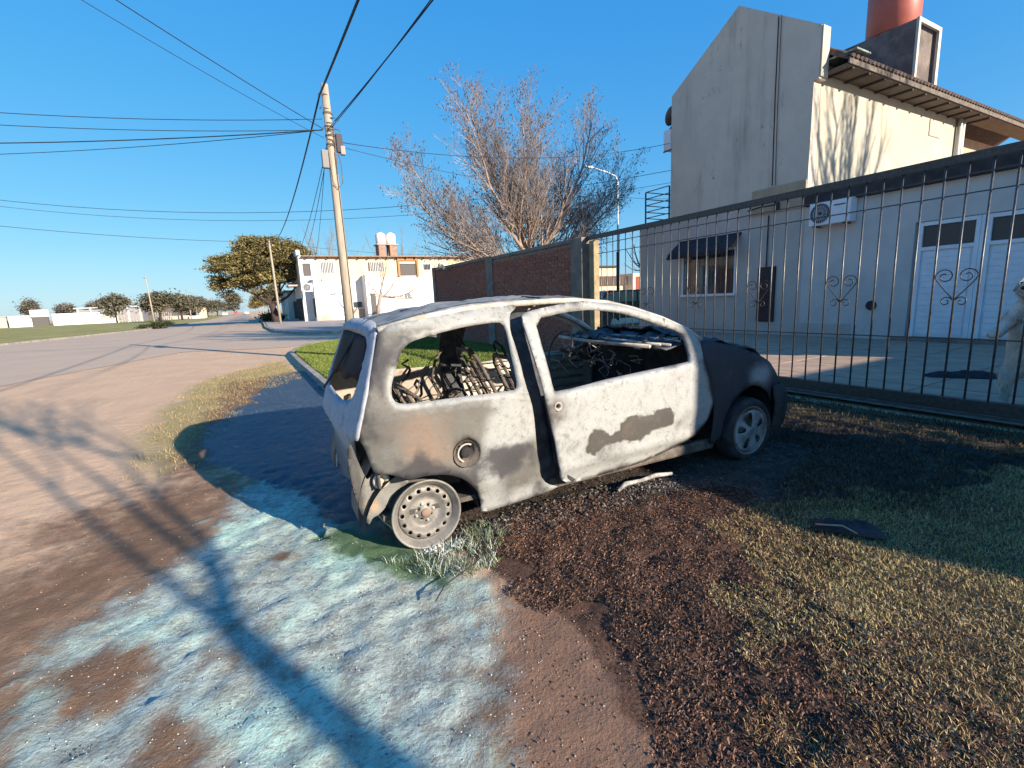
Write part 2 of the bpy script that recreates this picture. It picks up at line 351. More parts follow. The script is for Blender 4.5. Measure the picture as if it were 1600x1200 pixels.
# ------------------------------------------------------------------ loose ground cover
def hnear(x, y):   # height of the ground grid
    i = np.clip(np.searchsorted(gx, x)-1, 0, nx-2); j = np.clip(np.searchsorted(gy, y)-1, 0, ny-2); H = hgt.reshape(ny, nx)
    return H[j, i]
def scatter(poly, n, soft_amp=.25, reject=None):
    xs = [p[0] for p in poly]; ys = [p[1] for p in poly]
    Q = np.stack([R_.uniform(min(xs), max(xs), n), R_.uniform(min(ys), max(ys), n)], 1)
    wq = np.stack([fbm(Q[:, 0]*4, Q[:, 1]*4, 3, 3)-.5, fbm(Q[:, 0]*4, Q[:, 1]*4, 3, 9)-.5], 1)*2*soft_amp
    k = inside(Q+wq, poly)
    if reject is not None: k &= ~reject(Q)
    return Q[k]
def blades(name, Q, h0, h1, wd, lean, cols, mat, z=None, seedn=0):
    n = len(Q); h = R_.uniform(h0, h1, n); a = R_.uniform(0, 2*PI, n); b = R_.uniform(0, 2*PI, n); l = R_.uniform(lean*.3, lean, n)
    z0 = hnear(Q[:, 0], Q[:, 1])-.004 if z is None else np.full(n, z)
    dx, dy = np.cos(a)*wd, np.sin(a)*wd; lx, ly = np.cos(b)*h*l, np.sin(b)*h*l; hz = h*np.sqrt(np.clip(1-l*l*.7, .05, 1))
    V = np.zeros((n, 5, 3))
    V[:, 0] = np.stack([Q[:, 0]-dx, Q[:, 1]-dy, z0], 1); V[:, 1] = np.stack([Q[:, 0]+dx, Q[:, 1]+dy, z0], 1)
    V[:, 2] = np.stack([Q[:, 0]-dx*.8+lx*.4, Q[:, 1]-dy*.8+ly*.4, z0+hz*.62], 1); V[:, 3] = np.stack([Q[:, 0]+dx*.8+lx*.4, Q[:, 1]+dy*.8+ly*.4, z0+hz*.62], 1)
    V[:, 4] = np.stack([Q[:, 0]+lx, Q[:, 1]+ly, z0+hz], 1)
    o = np.arange(n)*5; F = np.concatenate([np.stack([o, o+1, o+3], 1), np.stack([o, o+3, o+2], 1), np.stack([o+2, o+3, o+4], 1)])
    c = np.array(cols); cl = fbm(Q[:, 0]*1.6, Q[:, 1]*1.6, 3, 31+seedn); pick = np.clip((cl*1.6-.3+R_.uniform(-.35, .35, n))*len(c), 0, len(c)-1).astype(int)
    cc = c[pick]*R_.uniform(.7, 1.3, n)[:, None]
    return stuff(fast(name, V.reshape(-1, 3), F, mat, None, np.repeat(cc, 5, 0)))
def tintmat(name, rough=.8, spec=.2, bump=0):
    m = Mt(name, rough, 0, spec); c, _, _, _ = m.attr('tint'); m.col(c)
    if bump: m.bump(m.noise(bump, 3), .5, .005)
    return m.m
grassm = tintmat('grass_blades', .7)
car_foot = [(.8,2.35),(3.9,2.2),(3.95,4.0),(.75,4.1)]
T(blades('dry_grass', scatter([(1.1,.3),(1.7,1.1),(2.3,1.75),(2.9,1.7),(4,1.2),(6.1,1.0),(6.1,-.6),(1.1,-.6)], 200000, .35), .010, .034, .0016, .99, [(.17,.10,.055), (.27,.17,.08), (.38,.27,.12), (.45,.34,.16), (.50,.39,.20), (.27,.23,.09), (.38,.31,.13)], grassm), 'short dry yellow and brown grass covering the near verge beside the burnt car', 'grass')
T(blades('shade_tinted_grass', scatter([(2.6,1.7),(3.3,1.2),(6.0,1.0),(6.0,5.2),(4.4,5.2),(4.0,2.1)], 60000, .1), .02, .05, .0025, .9, [(.04,.03,.02), (.07,.05,.03), (.16,.11,.06), (.05,.042,.022)], grassm), 'thin trampled grass on the verge between the burnt car and the iron gate', 'grass')  # blade colours darkened to deepen the shade cast here
lawnQ = scatter([(1.2,4.9),(1.18,15.4),(1.4,16.8),(1.8,18),(2.4,19.1),(3.5,19.9),(6.1,20.2),(6.1,4.9)], 150000, .03)
T(blades('lawn_grass', lawnQ, .03, .085, .005, .8, [(.10,.14,.03), (.15,.19,.04), (.22,.24,.06), (.12,.17,.035)], grassm, z=.07), 'green lawn grass on the corner verge behind the burnt car', 'grass')
T(blades('straw_litter', scatter(Z_STRAW, 24000, .55), .012, .045, .0024, .98, [(.38,.28,.13), (.30,.21,.10), (.21,.18,.07), (.42,.33,.17)], grassm), 'pale straw and sparse dry grass on the dusty road shoulder', 'straw')
T(blades('wheel_weeds', scatter([(.5,2.42),(.62,2.2),(.8,2.0),(.98,2.05),(1.22,2.32),(1.15,2.55),(.95,2.45),(.75,2.37)], 2600, .05), .02, .085, .0018, .97, [(.14,.18,.12), (.25,.28,.22), (.12,.16,.06), (.5,.55,.5), (.10,.10,.07)], grassm), 'greenish weeds coated in pale powder under the bare rear rim', 'weeds')
# curled burnt shreds and clods
def shreds(name, Q, l0, l1, cols, mat, rise=.5, zoff=0):
    n = len(Q); L = R_.uniform(l0, l1, n); a = R_.uniform(0, 2*PI, n); w_ = L*R_.uniform(.16, .34, n); z0 = hnear(Q[:, 0], Q[:, 1])+zoff; tl = R_.uniform(-rise, rise, n)
    d = np.stack([np.cos(a), np.sin(a)], 1); p = np.stack([-np.sin(a), np.cos(a)], 1); V = np.zeros((n, 8, 3)); curl = R_.uniform(-.45, .45, n)
    for k, t in enumerate((-.5, -.1, .25, .5)):
        c = Q+d*(L*t)[:, None]+p*(L*curl*(t*t*2-.2))[:, None]; z = z0+.006+L*(.35-t*t*1.1)*np.abs(tl)+L*t*tl*.9
        for s_ in (0, 1):
            wv = w_*(1-abs(t)*1.0)*(s_-.5); V[:, k*2+s_, :2] = c+p*wv[:, None]; V[:, k*2+s_, 2] = z+(s_-.5)*w_*np.sin(a*3)*.8
    o = np.arange(n)*8; F = np.concatenate([np.stack([o+2*k, o+2*k+1, o+2*k+3, o+2*k+2], 1) for k in range(3)])
    c = np.array(cols); cl = fbm(Q[:, 0]*2.5, Q[:, 1]*2.5, 3, 77); pick = np.clip((cl*1.5-.25+R_.uniform(-.3, .3, n))*len(c), 0, len(c)-1).astype(int)
    return stuff(fast(name, V.reshape(-1, 3), F, mat, None, np.repeat(c[pick]*R_.uniform(.65, 1.35, n)[:, None], 8, 0)))
litm = tintmat('burnt_litter', .85)
T(shreds('burnt_shreds', scatter([(.98,2.4),(1.3,2.55),(2.2,2.4),(2.9,1.9),(2.6,1.3),(2.1,.9),(1.8,.2),(.9,.2),(.76,.75),(1.05,1.2),(1.1,1.6)], 130000, .30), .004, .019, [(.035,.02,.016), (.10,.05,.034), (.17,.085,.055), (.21,.12,.08), (.07,.04,.03), (.025,.018,.016), (.13,.075,.05)], litm), 'curled reddish brown burnt litter heaped beside the car sill', 'burnt litter')
T(shreds('grey_shreds', scatter([(1.3,.2),(1.6,1.0),(2.3,1.5),(2.8,1.5),(3.3,1.0),(3.0,.1),(2.2,-.2)], 26000, .4), .005, .020, [(.08,.055,.04), (.17,.12,.08), (.28,.20,.12), (.13,.10,.075), (.36,.27,.16)], litm), 'dry brown leaf litter mixed into the near verge grass', 'leaf litter')
T(shreds('soot_flakes', scatter([(.95,2.6),(1.9,2.25),(2.6,1.9),(3.0,1.6),(3.9,1.7),(4.2,2.6),(4.1,4.4),(1.0,4.3)], 30000, .3), .005, .025, [(.02,.018,.02), (.05,.045,.045), (.12,.11,.10), (.03,.028,.03)], litm), 'black and grey soot flakes strewn under and beside the car', 'soot flakes')
def clods(name, Q, r0, r1, cols, mat):
    n = len(Q); r = r0+(r1-r0)*R_.uniform(0, 1, n)**3; z0 = hnear(Q[:, 0], Q[:, 1])
    oct_ = np.array([(1,0,0),(0,1,0),(-1,0,0),(0,-1,0),(0,0,.75),(0,0,-.6)], float); V = oct_[None]*r[:, None, None]*R_.uniform(.6, 1.35, (n, 6, 3))
    a = R_.uniform(0, 2*PI, n); x = V[..., 0]*np.cos(a)[:, None]-V[..., 1]*np.sin(a)[:, None]; y = V[..., 0]*np.sin(a)[:, None]+V[..., 1]*np.cos(a)[:, None]
    V = np.stack([x+Q[:, 0:1], y+Q[:, 1:2], V[..., 2]+z0[:, None]+r[:, None]*.15], 2)
    f = np.array([(0,1,4),(1,2,4),(2,3,4),(3,0,4),(1,0,5),(2,1,5),(3,2,5),(0,3,5)]); F = (f[None]+(np.arange(n)*6)[:, None, None]).reshape(-1, 3)
    c = np.array(cols)[R_.randint(0, len(cols), n)]*R_.uniform(.8, 1.2, n)[:, None]
    return stuff(fast(name, V.reshape(-1, 3), F, mat, None, np.repeat(c, 6, 0), True))
clodm = tintmat('powder_clods', .95, .1, 60)
T(clods('powder_clods', scatter([(.3,.9),(.6,1.1),(.8,1.5),(.97,1.95),(.6,2.3),(.4,3.0),(.1,4.2),(-.4,3.4),(-.8,2.6),(-.9,2.0),(-.6,1.2)], 11000, .2), .001, .0045, [(.34,.34,.32), (.44,.45,.42), (.18,.17,.16), (.40,.45,.41)], clodm), 'pale blue white crumbs of extinguisher powder on the road edge', 'powder')
T(clods('gravel', scatter([(-2.5,2),(-2.5,9),(.6,9),(.9,4.6),(0,4.4),(-.5,3.2),(-.9,2.2),(-.8,1.2),(-1.6,1.4)], 6000, .2), .001, .006, [(.30,.22,.17), (.4,.3,.23), (.2,.15,.12)], clodm), 'small stones scattered over the dusty road shoulder', 'gravel')
T(clods('dirt_crumbs', scatter(Z_DIRT, 3500, .1), .001, .006, [(.10,.06,.045), (.22,.14,.10), (.28,.18,.13)], clodm), 'dark crumbs on the smooth reddish dirt strip beside the powder', 'dirt crumbs')

# ------------------------------------------------------------------ brick wall along the pavement
conc = simple('rough_concrete', (.24, .195, .16), (.16, .13, .115), 4, .9, bump=.5, bscale=30)
mortar = simple('mortar', (.27, .215, .19), (.20, .16, .15), 8, .95, bump=.4, bscale=60)
bm_ = Mt('red_brick', .9, 0, .15); bm_.col(bm_.mix(bm_.ramp(bm_.noise(14, 5, .7), .35, .7), bm_.mix(bm_.rand(), (.33, .11, .075), (.45, .175, .115)), (.19, .075, .055))).bump(bm_.noise(60, 4), .6, .006)
bw = T(empty('brick_wall', (6.27, 12.2, 0)), 'reddish brown brick boundary wall with concrete columns, at the left end of the iron gate', 'wall')
WX = 6.27
def wtop(y): return 2.50+(y-7.9)*.008
mb = MB()
for (y0, y1) in ((8.3, 11.95), (12.35, 16.45)):
    mb.box(WX-.10-6.27, WX+.12-6.27, y0-12.2, y1-12.2, -.1, wtop(y0)-.05)
mb.build('mortar_bed', mortar, bw)
bl, bh, pitch, cour = .245, .058, .262, .0765
bmesh0 = MB().box(-.02, .03, 0, bl, 0, bh); bdat = None
cells = []
for (y0, y1) in ((8.3, 11.95), (12.35, 16.45)):
    r = 0; z = 0.03
    while z+bh < wtop(y0)-.06:
        y = y0+.01-(pitch/2 if r % 2 else 0)
        while y < y1-.02:
            a, b = max(y, y0+.005), min(y+bl, y1-.005)
            if b-a > .05: cells.append((a, b, z))
            y += pitch
        z += cour; r += 1
def bkey(c): # nearest visible ones: those above the car first, near the gate
    a, b, z = c; return (a-7.9)*.35+abs(z-1.9)*1.9
cells.sort(key=bkey)
restb = MB()
for k, (a, b, z) in enumerate(cells):
    px = rnd.uniform(-.006, .006)
    if k < 298:
        if bdat is None: o = bmesh0.build('brick', bm_.m, bw); bdat = o.data
        else: o = bpy.data.objects.new('brick', bdat); COL.objects.link(o); o.parent = bw
        o.location = (-.10+px, a-12.2, z); o.scale = (1, (b-a)/bl, rnd.uniform(.93, 1.04)); o.rotation_euler = (rnd.uniform(-.012, .012), 0, 0)
    else:
        restb.box(-.12+px, -.07, a-12.2, b-12.2, z, z+bh*rnd.uniform(.93, 1.04))
o = stuff(restb.build('brickwork', bm_.m, bw))
for (y0, y1, e) in ((7.93, 8.3, .035), (11.95, 12.35, .03), (16.45, 16.72, .03)):
    MB().box(-.12-e, .12+e, y0-12.2, y1-12.2, -.1, wtop(y0)+.03).build('column', conc, bw, bevel=.01)
mb = MB()
mb.box(-.15, .15, 8.3-12.2, 11.95-12.2, wtop(8.3)-.05, wtop(10)+.02); mb.box(-.15, .15, 12.35-12.2, 16.45-12.2, wtop(12)-.05, wtop(14)+.02)
mb.build('coping', conc, bw, bevel=.01)

# ------------------------------------------------------------------ iron gate
iron = Mt('iron_paint', .45, .3, .5); iron.col(iron.mix(iron.ramp(iron.noise(30, 4), .4, .7), (.055, .045, .042), (.10, .07, .055))); iron = iron.m
barm = simple('iron_bar', (.075, .07, .072), (.13, .12, .115), 20, .4, .5, bump=0, spec=.5)
gate = T(empty('iron_gate', (WX, 3.0, 0)), 'long dark iron sliding gate of thin vertical bars with heart shaped scrolls', 'gate')
Y0, Y1 = -1.9, 7.6
MB().box(-.03, .03, Y0-3, 7.93-3, 2.46, 2.545).build('top_rail', iron, gate, bevel=.004)
MB().box(-.04, .04, Y0-3, 7.55-3, .03, .16).build('base_beam', iron, gate, bevel=.006)
for z in (2.35, 2.17, .76): MB().box(-.005, .005, Y0-3, Y1-3, z-.006, z+.006).build('cross_rail', iron, gate)
bd = MB().tube([(0, 0, .16), (0, 0, 2.46)], .0095, 6).build('bar', barm, gate, True).data
bpy.data.objects.remove([o for o in gate.children if o.name.startswith('bar')][0])
k = 0
while True:
    y = 6.268-.1757*(k-7)
    if y < Y0: break
    o = bpy.data.objects.new('bar', bd); COL.objects.link(o); o.parent = gate; o.location = (-.012, y-3, 0); o.rotation_euler = (rnd.uniform(-.003, .003), rnd.uniform(-.003, .003), 0); k += 1
def spiral(cy, cz, r0, turns, sgn, start):
    pts = []; n = 26
    for i in range(n+1):
        t = i/n; a = start+sgn*turns*2*PI*t; r = r0*(1-t*.72); pts.append((0, cy+math.cos(a)*r, cz+math.sin(a)*r))
    return pts
hb = MB()
for sg in (-1, 1):
    top = spiral(sg*.088, 1.385, .078, 1.35, sg, 0 if sg > 0 else PI)
    bot = spiral(sg*.062, 1.135, .052, 1.2, -sg, PI+.6*0 if sg > 0 else 0)
    pts = top[::-1]+[(0, sg*.15, 1.345), (0, sg*.07, 1.235), (0, sg*.012, 1.165)]+bot[1:]
    hb.tube(pts, .0055, 5)
hd = hb.build('heart_scroll', iron, gate, True).data
bpy.data.objects.remove([o for o in gate.children if o.name.startswith('heart')][0])
for k in range(9):
    o = bpy.data.objects.new('heart_scroll', hd); COL.objects.link(o); o.parent = gate; o.location = (-.02, 7.32-1.054*k-3, 0)
ywood = simple('old_wood', (.34, .27, .16), (.24, .18, .11), 5, .85, bump=.4, bscale=20)
p = T(MB().box(-.07, .07, -.075, .075, 0, 2.44).build('gate_post', ywood, None, bevel=.008), 'yellowish weathered post between the brick column and the first gate bar', 'post'); p.location = (6.30, 7.76, 0)

# ------------------------------------------------------------------ two storey house
HX = 13.5
wallm = Mt('render_grey', .92, 0, .15)
wz = wallm.stretch(1, 1, 4)
wcol = wallm.mix(wallm.ramp(wallm.noise(.9, 6, .65), .3, .7), (.66, .58, .475), (.57, .50, .415))
wcol = wallm.mix(wallm.math('MULTIPLY', wallm.ramp(wallm.noise(2.0, 5, .7, wallm.stretch(1, 1, .12)), .5, .75), .6), wcol, (.30, .265, .23))
wcol = wallm.mix(wallm.math('MULTIPLY', wallm.ramp(wallm.noise(5, 6, .75, wallm.stretch(1, 1, .5)), .56, .7), wallm.ramp(wallm.noise(.6, 3), .5, .6)), wcol, (.22, .195, .175))
_bk = wallm.nt.nodes.new('ShaderNodeTexBrick'); _bk.inputs['Scale'].default_value = 1; _bk.inputs['Brick Width'].default_value = .8; _bk.inputs['Row Height'].default_value = .42; _bk.inputs['Mortar Size'].default_value = .02
_mp = wallm.nt.nodes.new('ShaderNodeMapping'); _mp.inputs['Rotation'].default_value = (PI/2, 0, PI/2); wallm.nt.links.new(wallm.coord(), _mp.inputs['Vector']); wallm.nt.links.new(_mp.outputs[0], _bk.inputs['Vector'])
wallm.col(wallm.mix(wallm.math('MULTIPLY', _bk.outputs['Fac'], .12), wcol, (.2, .18, .17)))
wallm.bump(wallm.math('ADD', wallm.noise(45, 4), wallm.math('MULTIPLY', _bk.outputs['Fac'], -.6)), .35, .006)
creamm = simple('render_cream', (.46, .42, .345), (.41, .37, .30), 1.5, .9, bump=.3, bscale=40)
ochre = simple('render_ochre', (.42, .33, .22), (.36, .28, .19), 3, .9, bump=.3)
white_w = simple('render_pale_blue', (.58, .54, .50), (.50, .47, .44), 1.2, .9, bump=.3, bscale=40)
lowm = simple('render_lower_grey', (.50, .45, .40), (.43, .39, .35), 1.2, .9, bump=.3, bscale=40)
darkm = simple('fascia_dark', (.055, .048, .05), (.035, .03, .033), 4, .8)
glassd = simple('window_glass', (.05, .06, .07), rough=.05, bump=0, spec=.8)
whitep = simple('white_paint', (.74, .76, .78), (.66, .68, .71), 3, .5, bump=.15)
tilem = simple('roof_tile', (.13, .09, .08), (.075, .058, .055), 6, .9, bump=.5, bscale=20)
house = T(empty('two_storey_house', (HX, 8, 0)), 'two storey grey rendered house with gabled end wall, behind the iron gate', 'house')
def hp(name, fn, mat, parent=house, bevel=0, smooth=False):
    m = MB(); fn(m); m.v = [(x-HX, y-8, z) for x, y, z in m.v]; o = m.build(name, mat, parent, smooth, bevel); return o
# gabled wall plus parapet
gab = [(12.42, 3.9), (12.42, 7.85), (9.98, 9.38), (7.60, 7.78), (7.60, 6.55), (7.72, 6.55), (7.72, 3.9)]
hp('gable_wall', lambda m: m.prism(gab, lambda y, z: (HX, y, z), lambda y, z: (HX+.32, y, z)), wallm.m)
hp('parapet_cap', lambda m: m.prism([(7.585, 6.50), (7.585, 7.80), (7.55, 7.80)][:0]+[(7.597, 6.6), (7.597, 7.77), (7.56, 7.77), (7.56, 6.6)], lambda y, z: (HX+.01, y, z), lambda y, z: (HX+.33, y, z)), creamm)
hp('lower_wall', lambda m: m.box(HX, HX+.3, 7.72, 13.9, 0, 3.895), lowm)
hp('plinth', lambda m: m.box(HX-.03, HX, 6.4, 13.9, .0, .36), lowm, bevel=.005)
hp('garage_wall', lambda m: [m.box(HX-.02, HX+.3, 5.24, 7.715, .0, 3.43), m.box(HX-.02, HX+.3, -3.5, 5.24, 2.66, 3.43), m.box(HX-.02, HX+.3, -3.5, 2.45, .0, 2.66)], white_w)
hp('ochre_band', lambda m: [m.box(HX-.05, HX-.001, 7.73, 9.28, 3.45, 4.15)], ochre, bevel=.01)
hp('side_wall', lambda m: m.box(HX+.33, 22.45, 7.717, 7.95, 3.9, 7.1), creamm)
hp('rear_wall', lambda m: m.box(HX+.33, 28, 12.1, 12.4, 0, 7.6), wallm.m)
hp('garage_roof', lambda m: m.box(HX+.3, 24, -3.5, 7.70, 3.3, 3.74), conc)
hp('fascia', lambda m: m.box(HX-.14, HX+.35, -3.6, 7.70, 3.435, 3.86), darkm, bevel=.01)
hp('ridge_crack', lambda m: m.tube([(HX-.012, 8.75, 8.5), (HX-.012, 8.74, 6.4), (HX-.012, 8.70, 4.2)], .014, 5), darkm)
hp('service_cable', lambda m: m.tube([(HX-.03, 8.66, 8.5), (HX-.03, 8.64, 6.0), (HX-.03, 8.60, 4.18)], .009, 5), darkm)
# roof with eave
ey, ez, ry, rz = 7.12, 6.86, 10.0, 8.72
def roofslab(m):
    for (ya, za, yb, zb) in ((ey, ez, ry, rz), (12.9, ez, ry, rz)):
        m.prism([(ya, za), (yb, zb), (yb, zb+.1), (ya, za+.1)], lambda y, z: (HX+.33, y, z), lambda y, z: (36, y, z))
rf = hp('roof', roofslab, tilem)
def tiles(m):
    sl_ = math.atan2(rz-ez, ry-ey)
    for i in range(108):
        x = HX+.42+i*.205
        for (w_, up) in ((.085, 1),):
            pts = [(x+w_*math.cos(a), w_*math.sin(a)*.75) for a in [PI*k/6 for k in range(7)]]
            n = len(pts); vs = []
            for t in (0, 1):
                yy = ey-.09+t*(ry-ey+.05); zz = ez+.085-.05+t*(rz-ez+.05)
                vs += [(px, yy-dz*.45, zz+dz) for px, dz in pts]
            m.add(vs, [(k, k+1, n+k+1, n+k) for k in range(n-1)]+[tuple(range(n))])
stuff(hp('roof_tiles', tiles, tilem, smooth=False))
hp('eave_board', lambda m: m.box(HX+.35, 36, ey-.05, ey-.01, ez-.10, ez+.06), simple('grey_wood', (.17, .145, .125), (.11, .09, .08), 8, .9))
hp('eave_soffit', lambda m: m.box(HX+.35, 35.9, ey, 7.715, ez-.12, ez-.08), simple('soffit', (.16, .13, .11), (.12, .10, .085), 5, .9))
for k in range(12): hp('rafter_end', lambda m: m.box(HX+.6+k*.8, HX+.68+k*.8, ey-.002, 7.70, ez-.17, ez-.121), darkm)
hp('eave_flashing', lambda m: m.box(HX+.34, HX+1.0, ey-.2, ey+.9, ez+.15, ez+.19), simple('flashing', (.25, .30, .27), (.15, .17, .16), 6, .7))
# concrete tank housing on roof
dirtyc = simple('dirty_concrete', (.115, .095, .09), (.20, .165, .15), 2.2, .95, bump=.5, bscale=14)
th = hp('tank_housing', lambda m: [m.box(18.4, 18.52, 7.58, 9.75, 7.05, 9.0), m.box(19.74, 19.86, 7.58, 9.75, 7.05, 9.0), m.box(18.52, 19.74, 7.70, 9.75, 7.05, 9.0)], dirtyc)
hp('housing_frame', lambda m: [m.box(18.385, 18.50, 7.55, 7.62, 7.1, 9.02), m.box(19.72, 19.88, 7.55, 7.62, 7.1, 9.02), m.box(18.50, 19.72, 7.55, 7.62, 8.90, 9.02)], simple('pale_frame', (.52, .50, .45), (.42, .40, .36), 6, .85))
hp('vent', lambda m: m.box(20.1, 20.9, 7.69, 7.73, 6.0, 6.5), simple('vent_grey', (.42, .36, .31), bump=0), bevel=.01)
for x in (22.1, 22.32): hp('downpipe', lambda m: m.tube([(x, 7.62, 3.9), (x, 7.62, 6.75)], .075, 10), simple('pipe_white', (.62, .60, .57), (.52, .5, .47), 3, .6, bump=0), smooth=True)
hp('rear_wing', lambda m: [m.box(22.5, 36, 8.3, 8.6, 3.9, 6.62), m.box(22.5, 36, 6.5, 6.8, 3.75, 4.9)], simple('render_pink', (.52, .37, .27), (.44, .32, .24), 2, .9))
def wingroof(m): m.prism([(7.2, 6.72), (10.5, 8.72), (10.5, 8.84), (7.2, 6.86)], lambda y, z: (23.42, y, z), lambda y, z: (36, y, z))
# awning window
fabric = simple('awning_fabric', (.03, .028, .035), (.05, .045, .05), 10, .9)
aw = hp('awning', lambda m: [m.prism([(0, 3.07), (-.62, 2.60), (-.62, 2.50), (-.60, 2.50), (-.60, 2.585), (0, 3.03)], lambda u, z: (HX+u, 9.6, z), lambda u, z: (HX+u, 11.95, z))], fabric)
mbv = MB()
for k in range(20): y = 9.62+k*.119; mbv.box(HX-.63-HX, HX-.605-HX, y-8, y+.10-8, 2.44, 2.53)
mbv.build('valance', fabric, aw)
win = hp('window', lambda m: [m.box(HX-.05, HX+.02, 9.72, 9.79, 1.25, 2.65), m.box(HX-.05, HX+.02, 11.75, 11.82, 1.25, 2.65), m.box(HX-.05, HX+.02, 9.79, 11.75, 2.58, 2.65), m.box(HX-.08, HX+.02, 9.68, 11.86, 1.17, 1.25), m.box(HX-.04, HX+.02, 10.75, 10.80, 1.25, 2.58)], whitep)
hp('pane', lambda m: [m.box(HX-.02, HX-.005, 10.82, 11.75, 1.25, 2.58), m.box(HX-.021, HX-.006, 9.79, 10.75, 1.25, 2.58)], glassd, win)
hp('shutter', lambda m: m.box(HX-.035, HX-.022, 9.80, 10.35, 1.26, 2.02), simple('brown_blind', (.14, .065, .045), (.10, .05, .04), 8), win)
for k in range(11): hp('grille_bar', lambda m: m.tube([(HX-.075, 9.85+k*.185, 1.26), (HX-.075, 9.85+k*.185, 2.64)], .007, 5), barm, win)
hp('meter_panel', lambda m: m.box(HX-.06, HX-.001, 8.45, 8.98, .38, 1.96), simple('panel_black', (.02, .018, .025), (.035, .03, .035), 9, .5), bevel=.01)
hp('conduit', lambda m: m.tube([(HX-.04, 8.74, 1.96), (HX-.04, 8.74, 3.4)], .018, 6), darkm)
hp('wall_lamp', lambda m: [m.box(HX-.14, HX-.05, 8.42, 8.52, 3.5, 3.7), m.tube([(HX-.1, 8.45, 3.65), (HX-.3, 8.9, 3.62), (HX-.32, 9.2, 3.58)], .02, 6)], darkm)
hp('wall_vent', lambda m: m.lathe([(0, -.03), (.11, -.03), (.12, 0)], ((HX-.02, 5.98, .82), (1, 0, 0)), 16), darkm)
# doors
def door(y0, y1):
    d = hp('door', lambda m: [m.box(HX+.02, HX+.06, y0+.08, y1-.08, .10, 2.02), m.box(HX-.02, HX+.07, y1-.08, y1, .10, 2.64), m.box(HX-.02, HX+.07, y0, y0+.08, .10, 2.64), m.box(HX-.02, HX+.07, y0+.08, y1-.08, 2.02, 2.10), m.box(HX-.02, HX+.07, y0+.08, y1-.08, 2.56, 2.64)], whitep, bevel=.005)
    for k in range(14): hp('plank', lambda m: m.box(HX+.005, HX+.019, y0+.12, y1-.12, .16+k*.131, .16+k*.131+.124), whitep, d)
    hp('transom_pane', lambda m: m.box(HX+.03, HX+.04, y0+.08, y1-.08, 2.10, 2.56), simple('transom_dark', (.075, .06, .055), rough=.3, bump=0), d)
door(4.12, 5.17); door(2.98, 4.03)
hp('door_reveal', lambda m: [m.box(HX+.072, HX+.30, 2.45, 5.24, .0, 2.66), m.box(HX-.02, HX+.071, 4.035, 4.115, .10, 2.64)], whitep)
hp('door_step', lambda m: m.box(HX-.32, HX-.03, 2.6, 5.4, .0, .09), conc, bevel=.01)
# balcony rail
def rail(m):
    for y in (13.6, 12.47): m.box(HX-.02, HX+.02, y-.02, y+.02, 3.9, 5.02)
    m.box(15.4, 15.44, 13.58, 13.62, 3.9, 5.02)
    for z in (5.02, 4.78, 4.55, 4.32, 4.1): m.box(HX-.012, HX+.012, 12.49, 13.58, z-.014, z+.014); m.box(HX+.02, 15.4, 13.588, 13.612, z-.014, z+.014)
hp('balcony_rail', rail, iron)
hp('terrace_slab', lambda m: m.box(HX+.3, 28, 7.96, 14.0, 3.7, 3.9), conc)
hp('north_wall', lambda m: m.box(HX+.3, 28, 13.6, 13.9, 0, 3.69), wallm.m)
# air conditioners
def aircon(loc, rz, label, w_=.98, h=.58, grp=None):
    t = T(empty('air_conditioner', loc, rz), label, 'air conditioner', grp)
    MB().box(-w_/2, w_/2, -.3, 0, 0, h).build('casing', whitep, t, bevel=.015)
    mb = MB(); cx = -w_*.22; R = h*.42
    for k in range(28):
        a = 2*PI*k/28; mb.tube([(cx+math.cos(a)*.05, -.31, h/2+math.sin(a)*.05), (cx+math.cos(a+.25)*R, -.31, h/2+math.sin(a+.25)*R)], .004, 4)
    for r in (R, R*.66): mb.tube([(cx+math.cos(2*PI*k/24)*r, -.312, h/2+math.sin(2*PI*k/24)*r) for k in range(25)], .005, 4)
    mb.build('fan_grille', simple('grille_pale', (.55, .57, .6), bump=0), t)
    MB().lathe([(0, 0), (R, 0), (R, .004)], ((cx, -.302, h/2), (0, -1, 0)), 24).build('fan_opening', simple('fan_dark', (.06, .065, .075), bump=0), t)
    MB().box(.10, w_/2-.12, -.305, -.301, h*.72, h*.78).build('badge', simple('badge_grey', (.12, .13, .16), bump=0), t)
    for sx in (-.35, .35): MB().box(sx-.02, sx+.02, -.34, .04, -.04, -.002).build('bracket', barm, t)
    return t
ac = aircon((HX-.03, 6.95, 2.88), -PI/2, 'white air conditioner unit mounted under the dark fascia beside the ochre wall band')
aircon((13.86, 12.43, 6.2), PI, 'small air conditioner unit on the far side of the gabled wall below the dish', .8, .65)
ds = T(empty('satellite_dish', (13.9, 12.75, 7.4)), 'pale satellite dish fixed beside the far eave of the gabled wall', 'dish')
MB().lathe([(r, .25*r*r/.16*.4) for r in (0, .08, .16, .25, .31)]+[(.31, .08), (.25, .05), (.16, .03)], ((0, 0, 0), (-.2, .9, .35)), 20).build('reflector', conc, ds, True)
MB().tube([(0, -.3, -.3), (0, 0, 0)], .025, 6).build('arm', barm, ds)
# red water tank on the housing
tk = T(empty('water_tank', (19.1, 8.55, 9.0)), 'tall terracotta red water tank standing on the roof of the gabled house', 'water tank')
redp = simple('tank_red', (.42, .10, .075), (.36, .085, .065), 2, .45, bump=0, spec=.5)
MB().lathe([(0, 0), (.66, 0), (.70, .04), (.70, 1.9), (.68, 1.95), (.45, 2.2), (.25, 2.28)], ((0, 0, .01), (0, 0, 1)), 40).build('body', redp, tk, True)
MB().lathe([(.27, 2.25), (.27, 2.33), (.2, 2.38), (0, 2.38)], ((0, 0, 0), (0, 0, 1)), 24).build('lid', redp, tk, True)
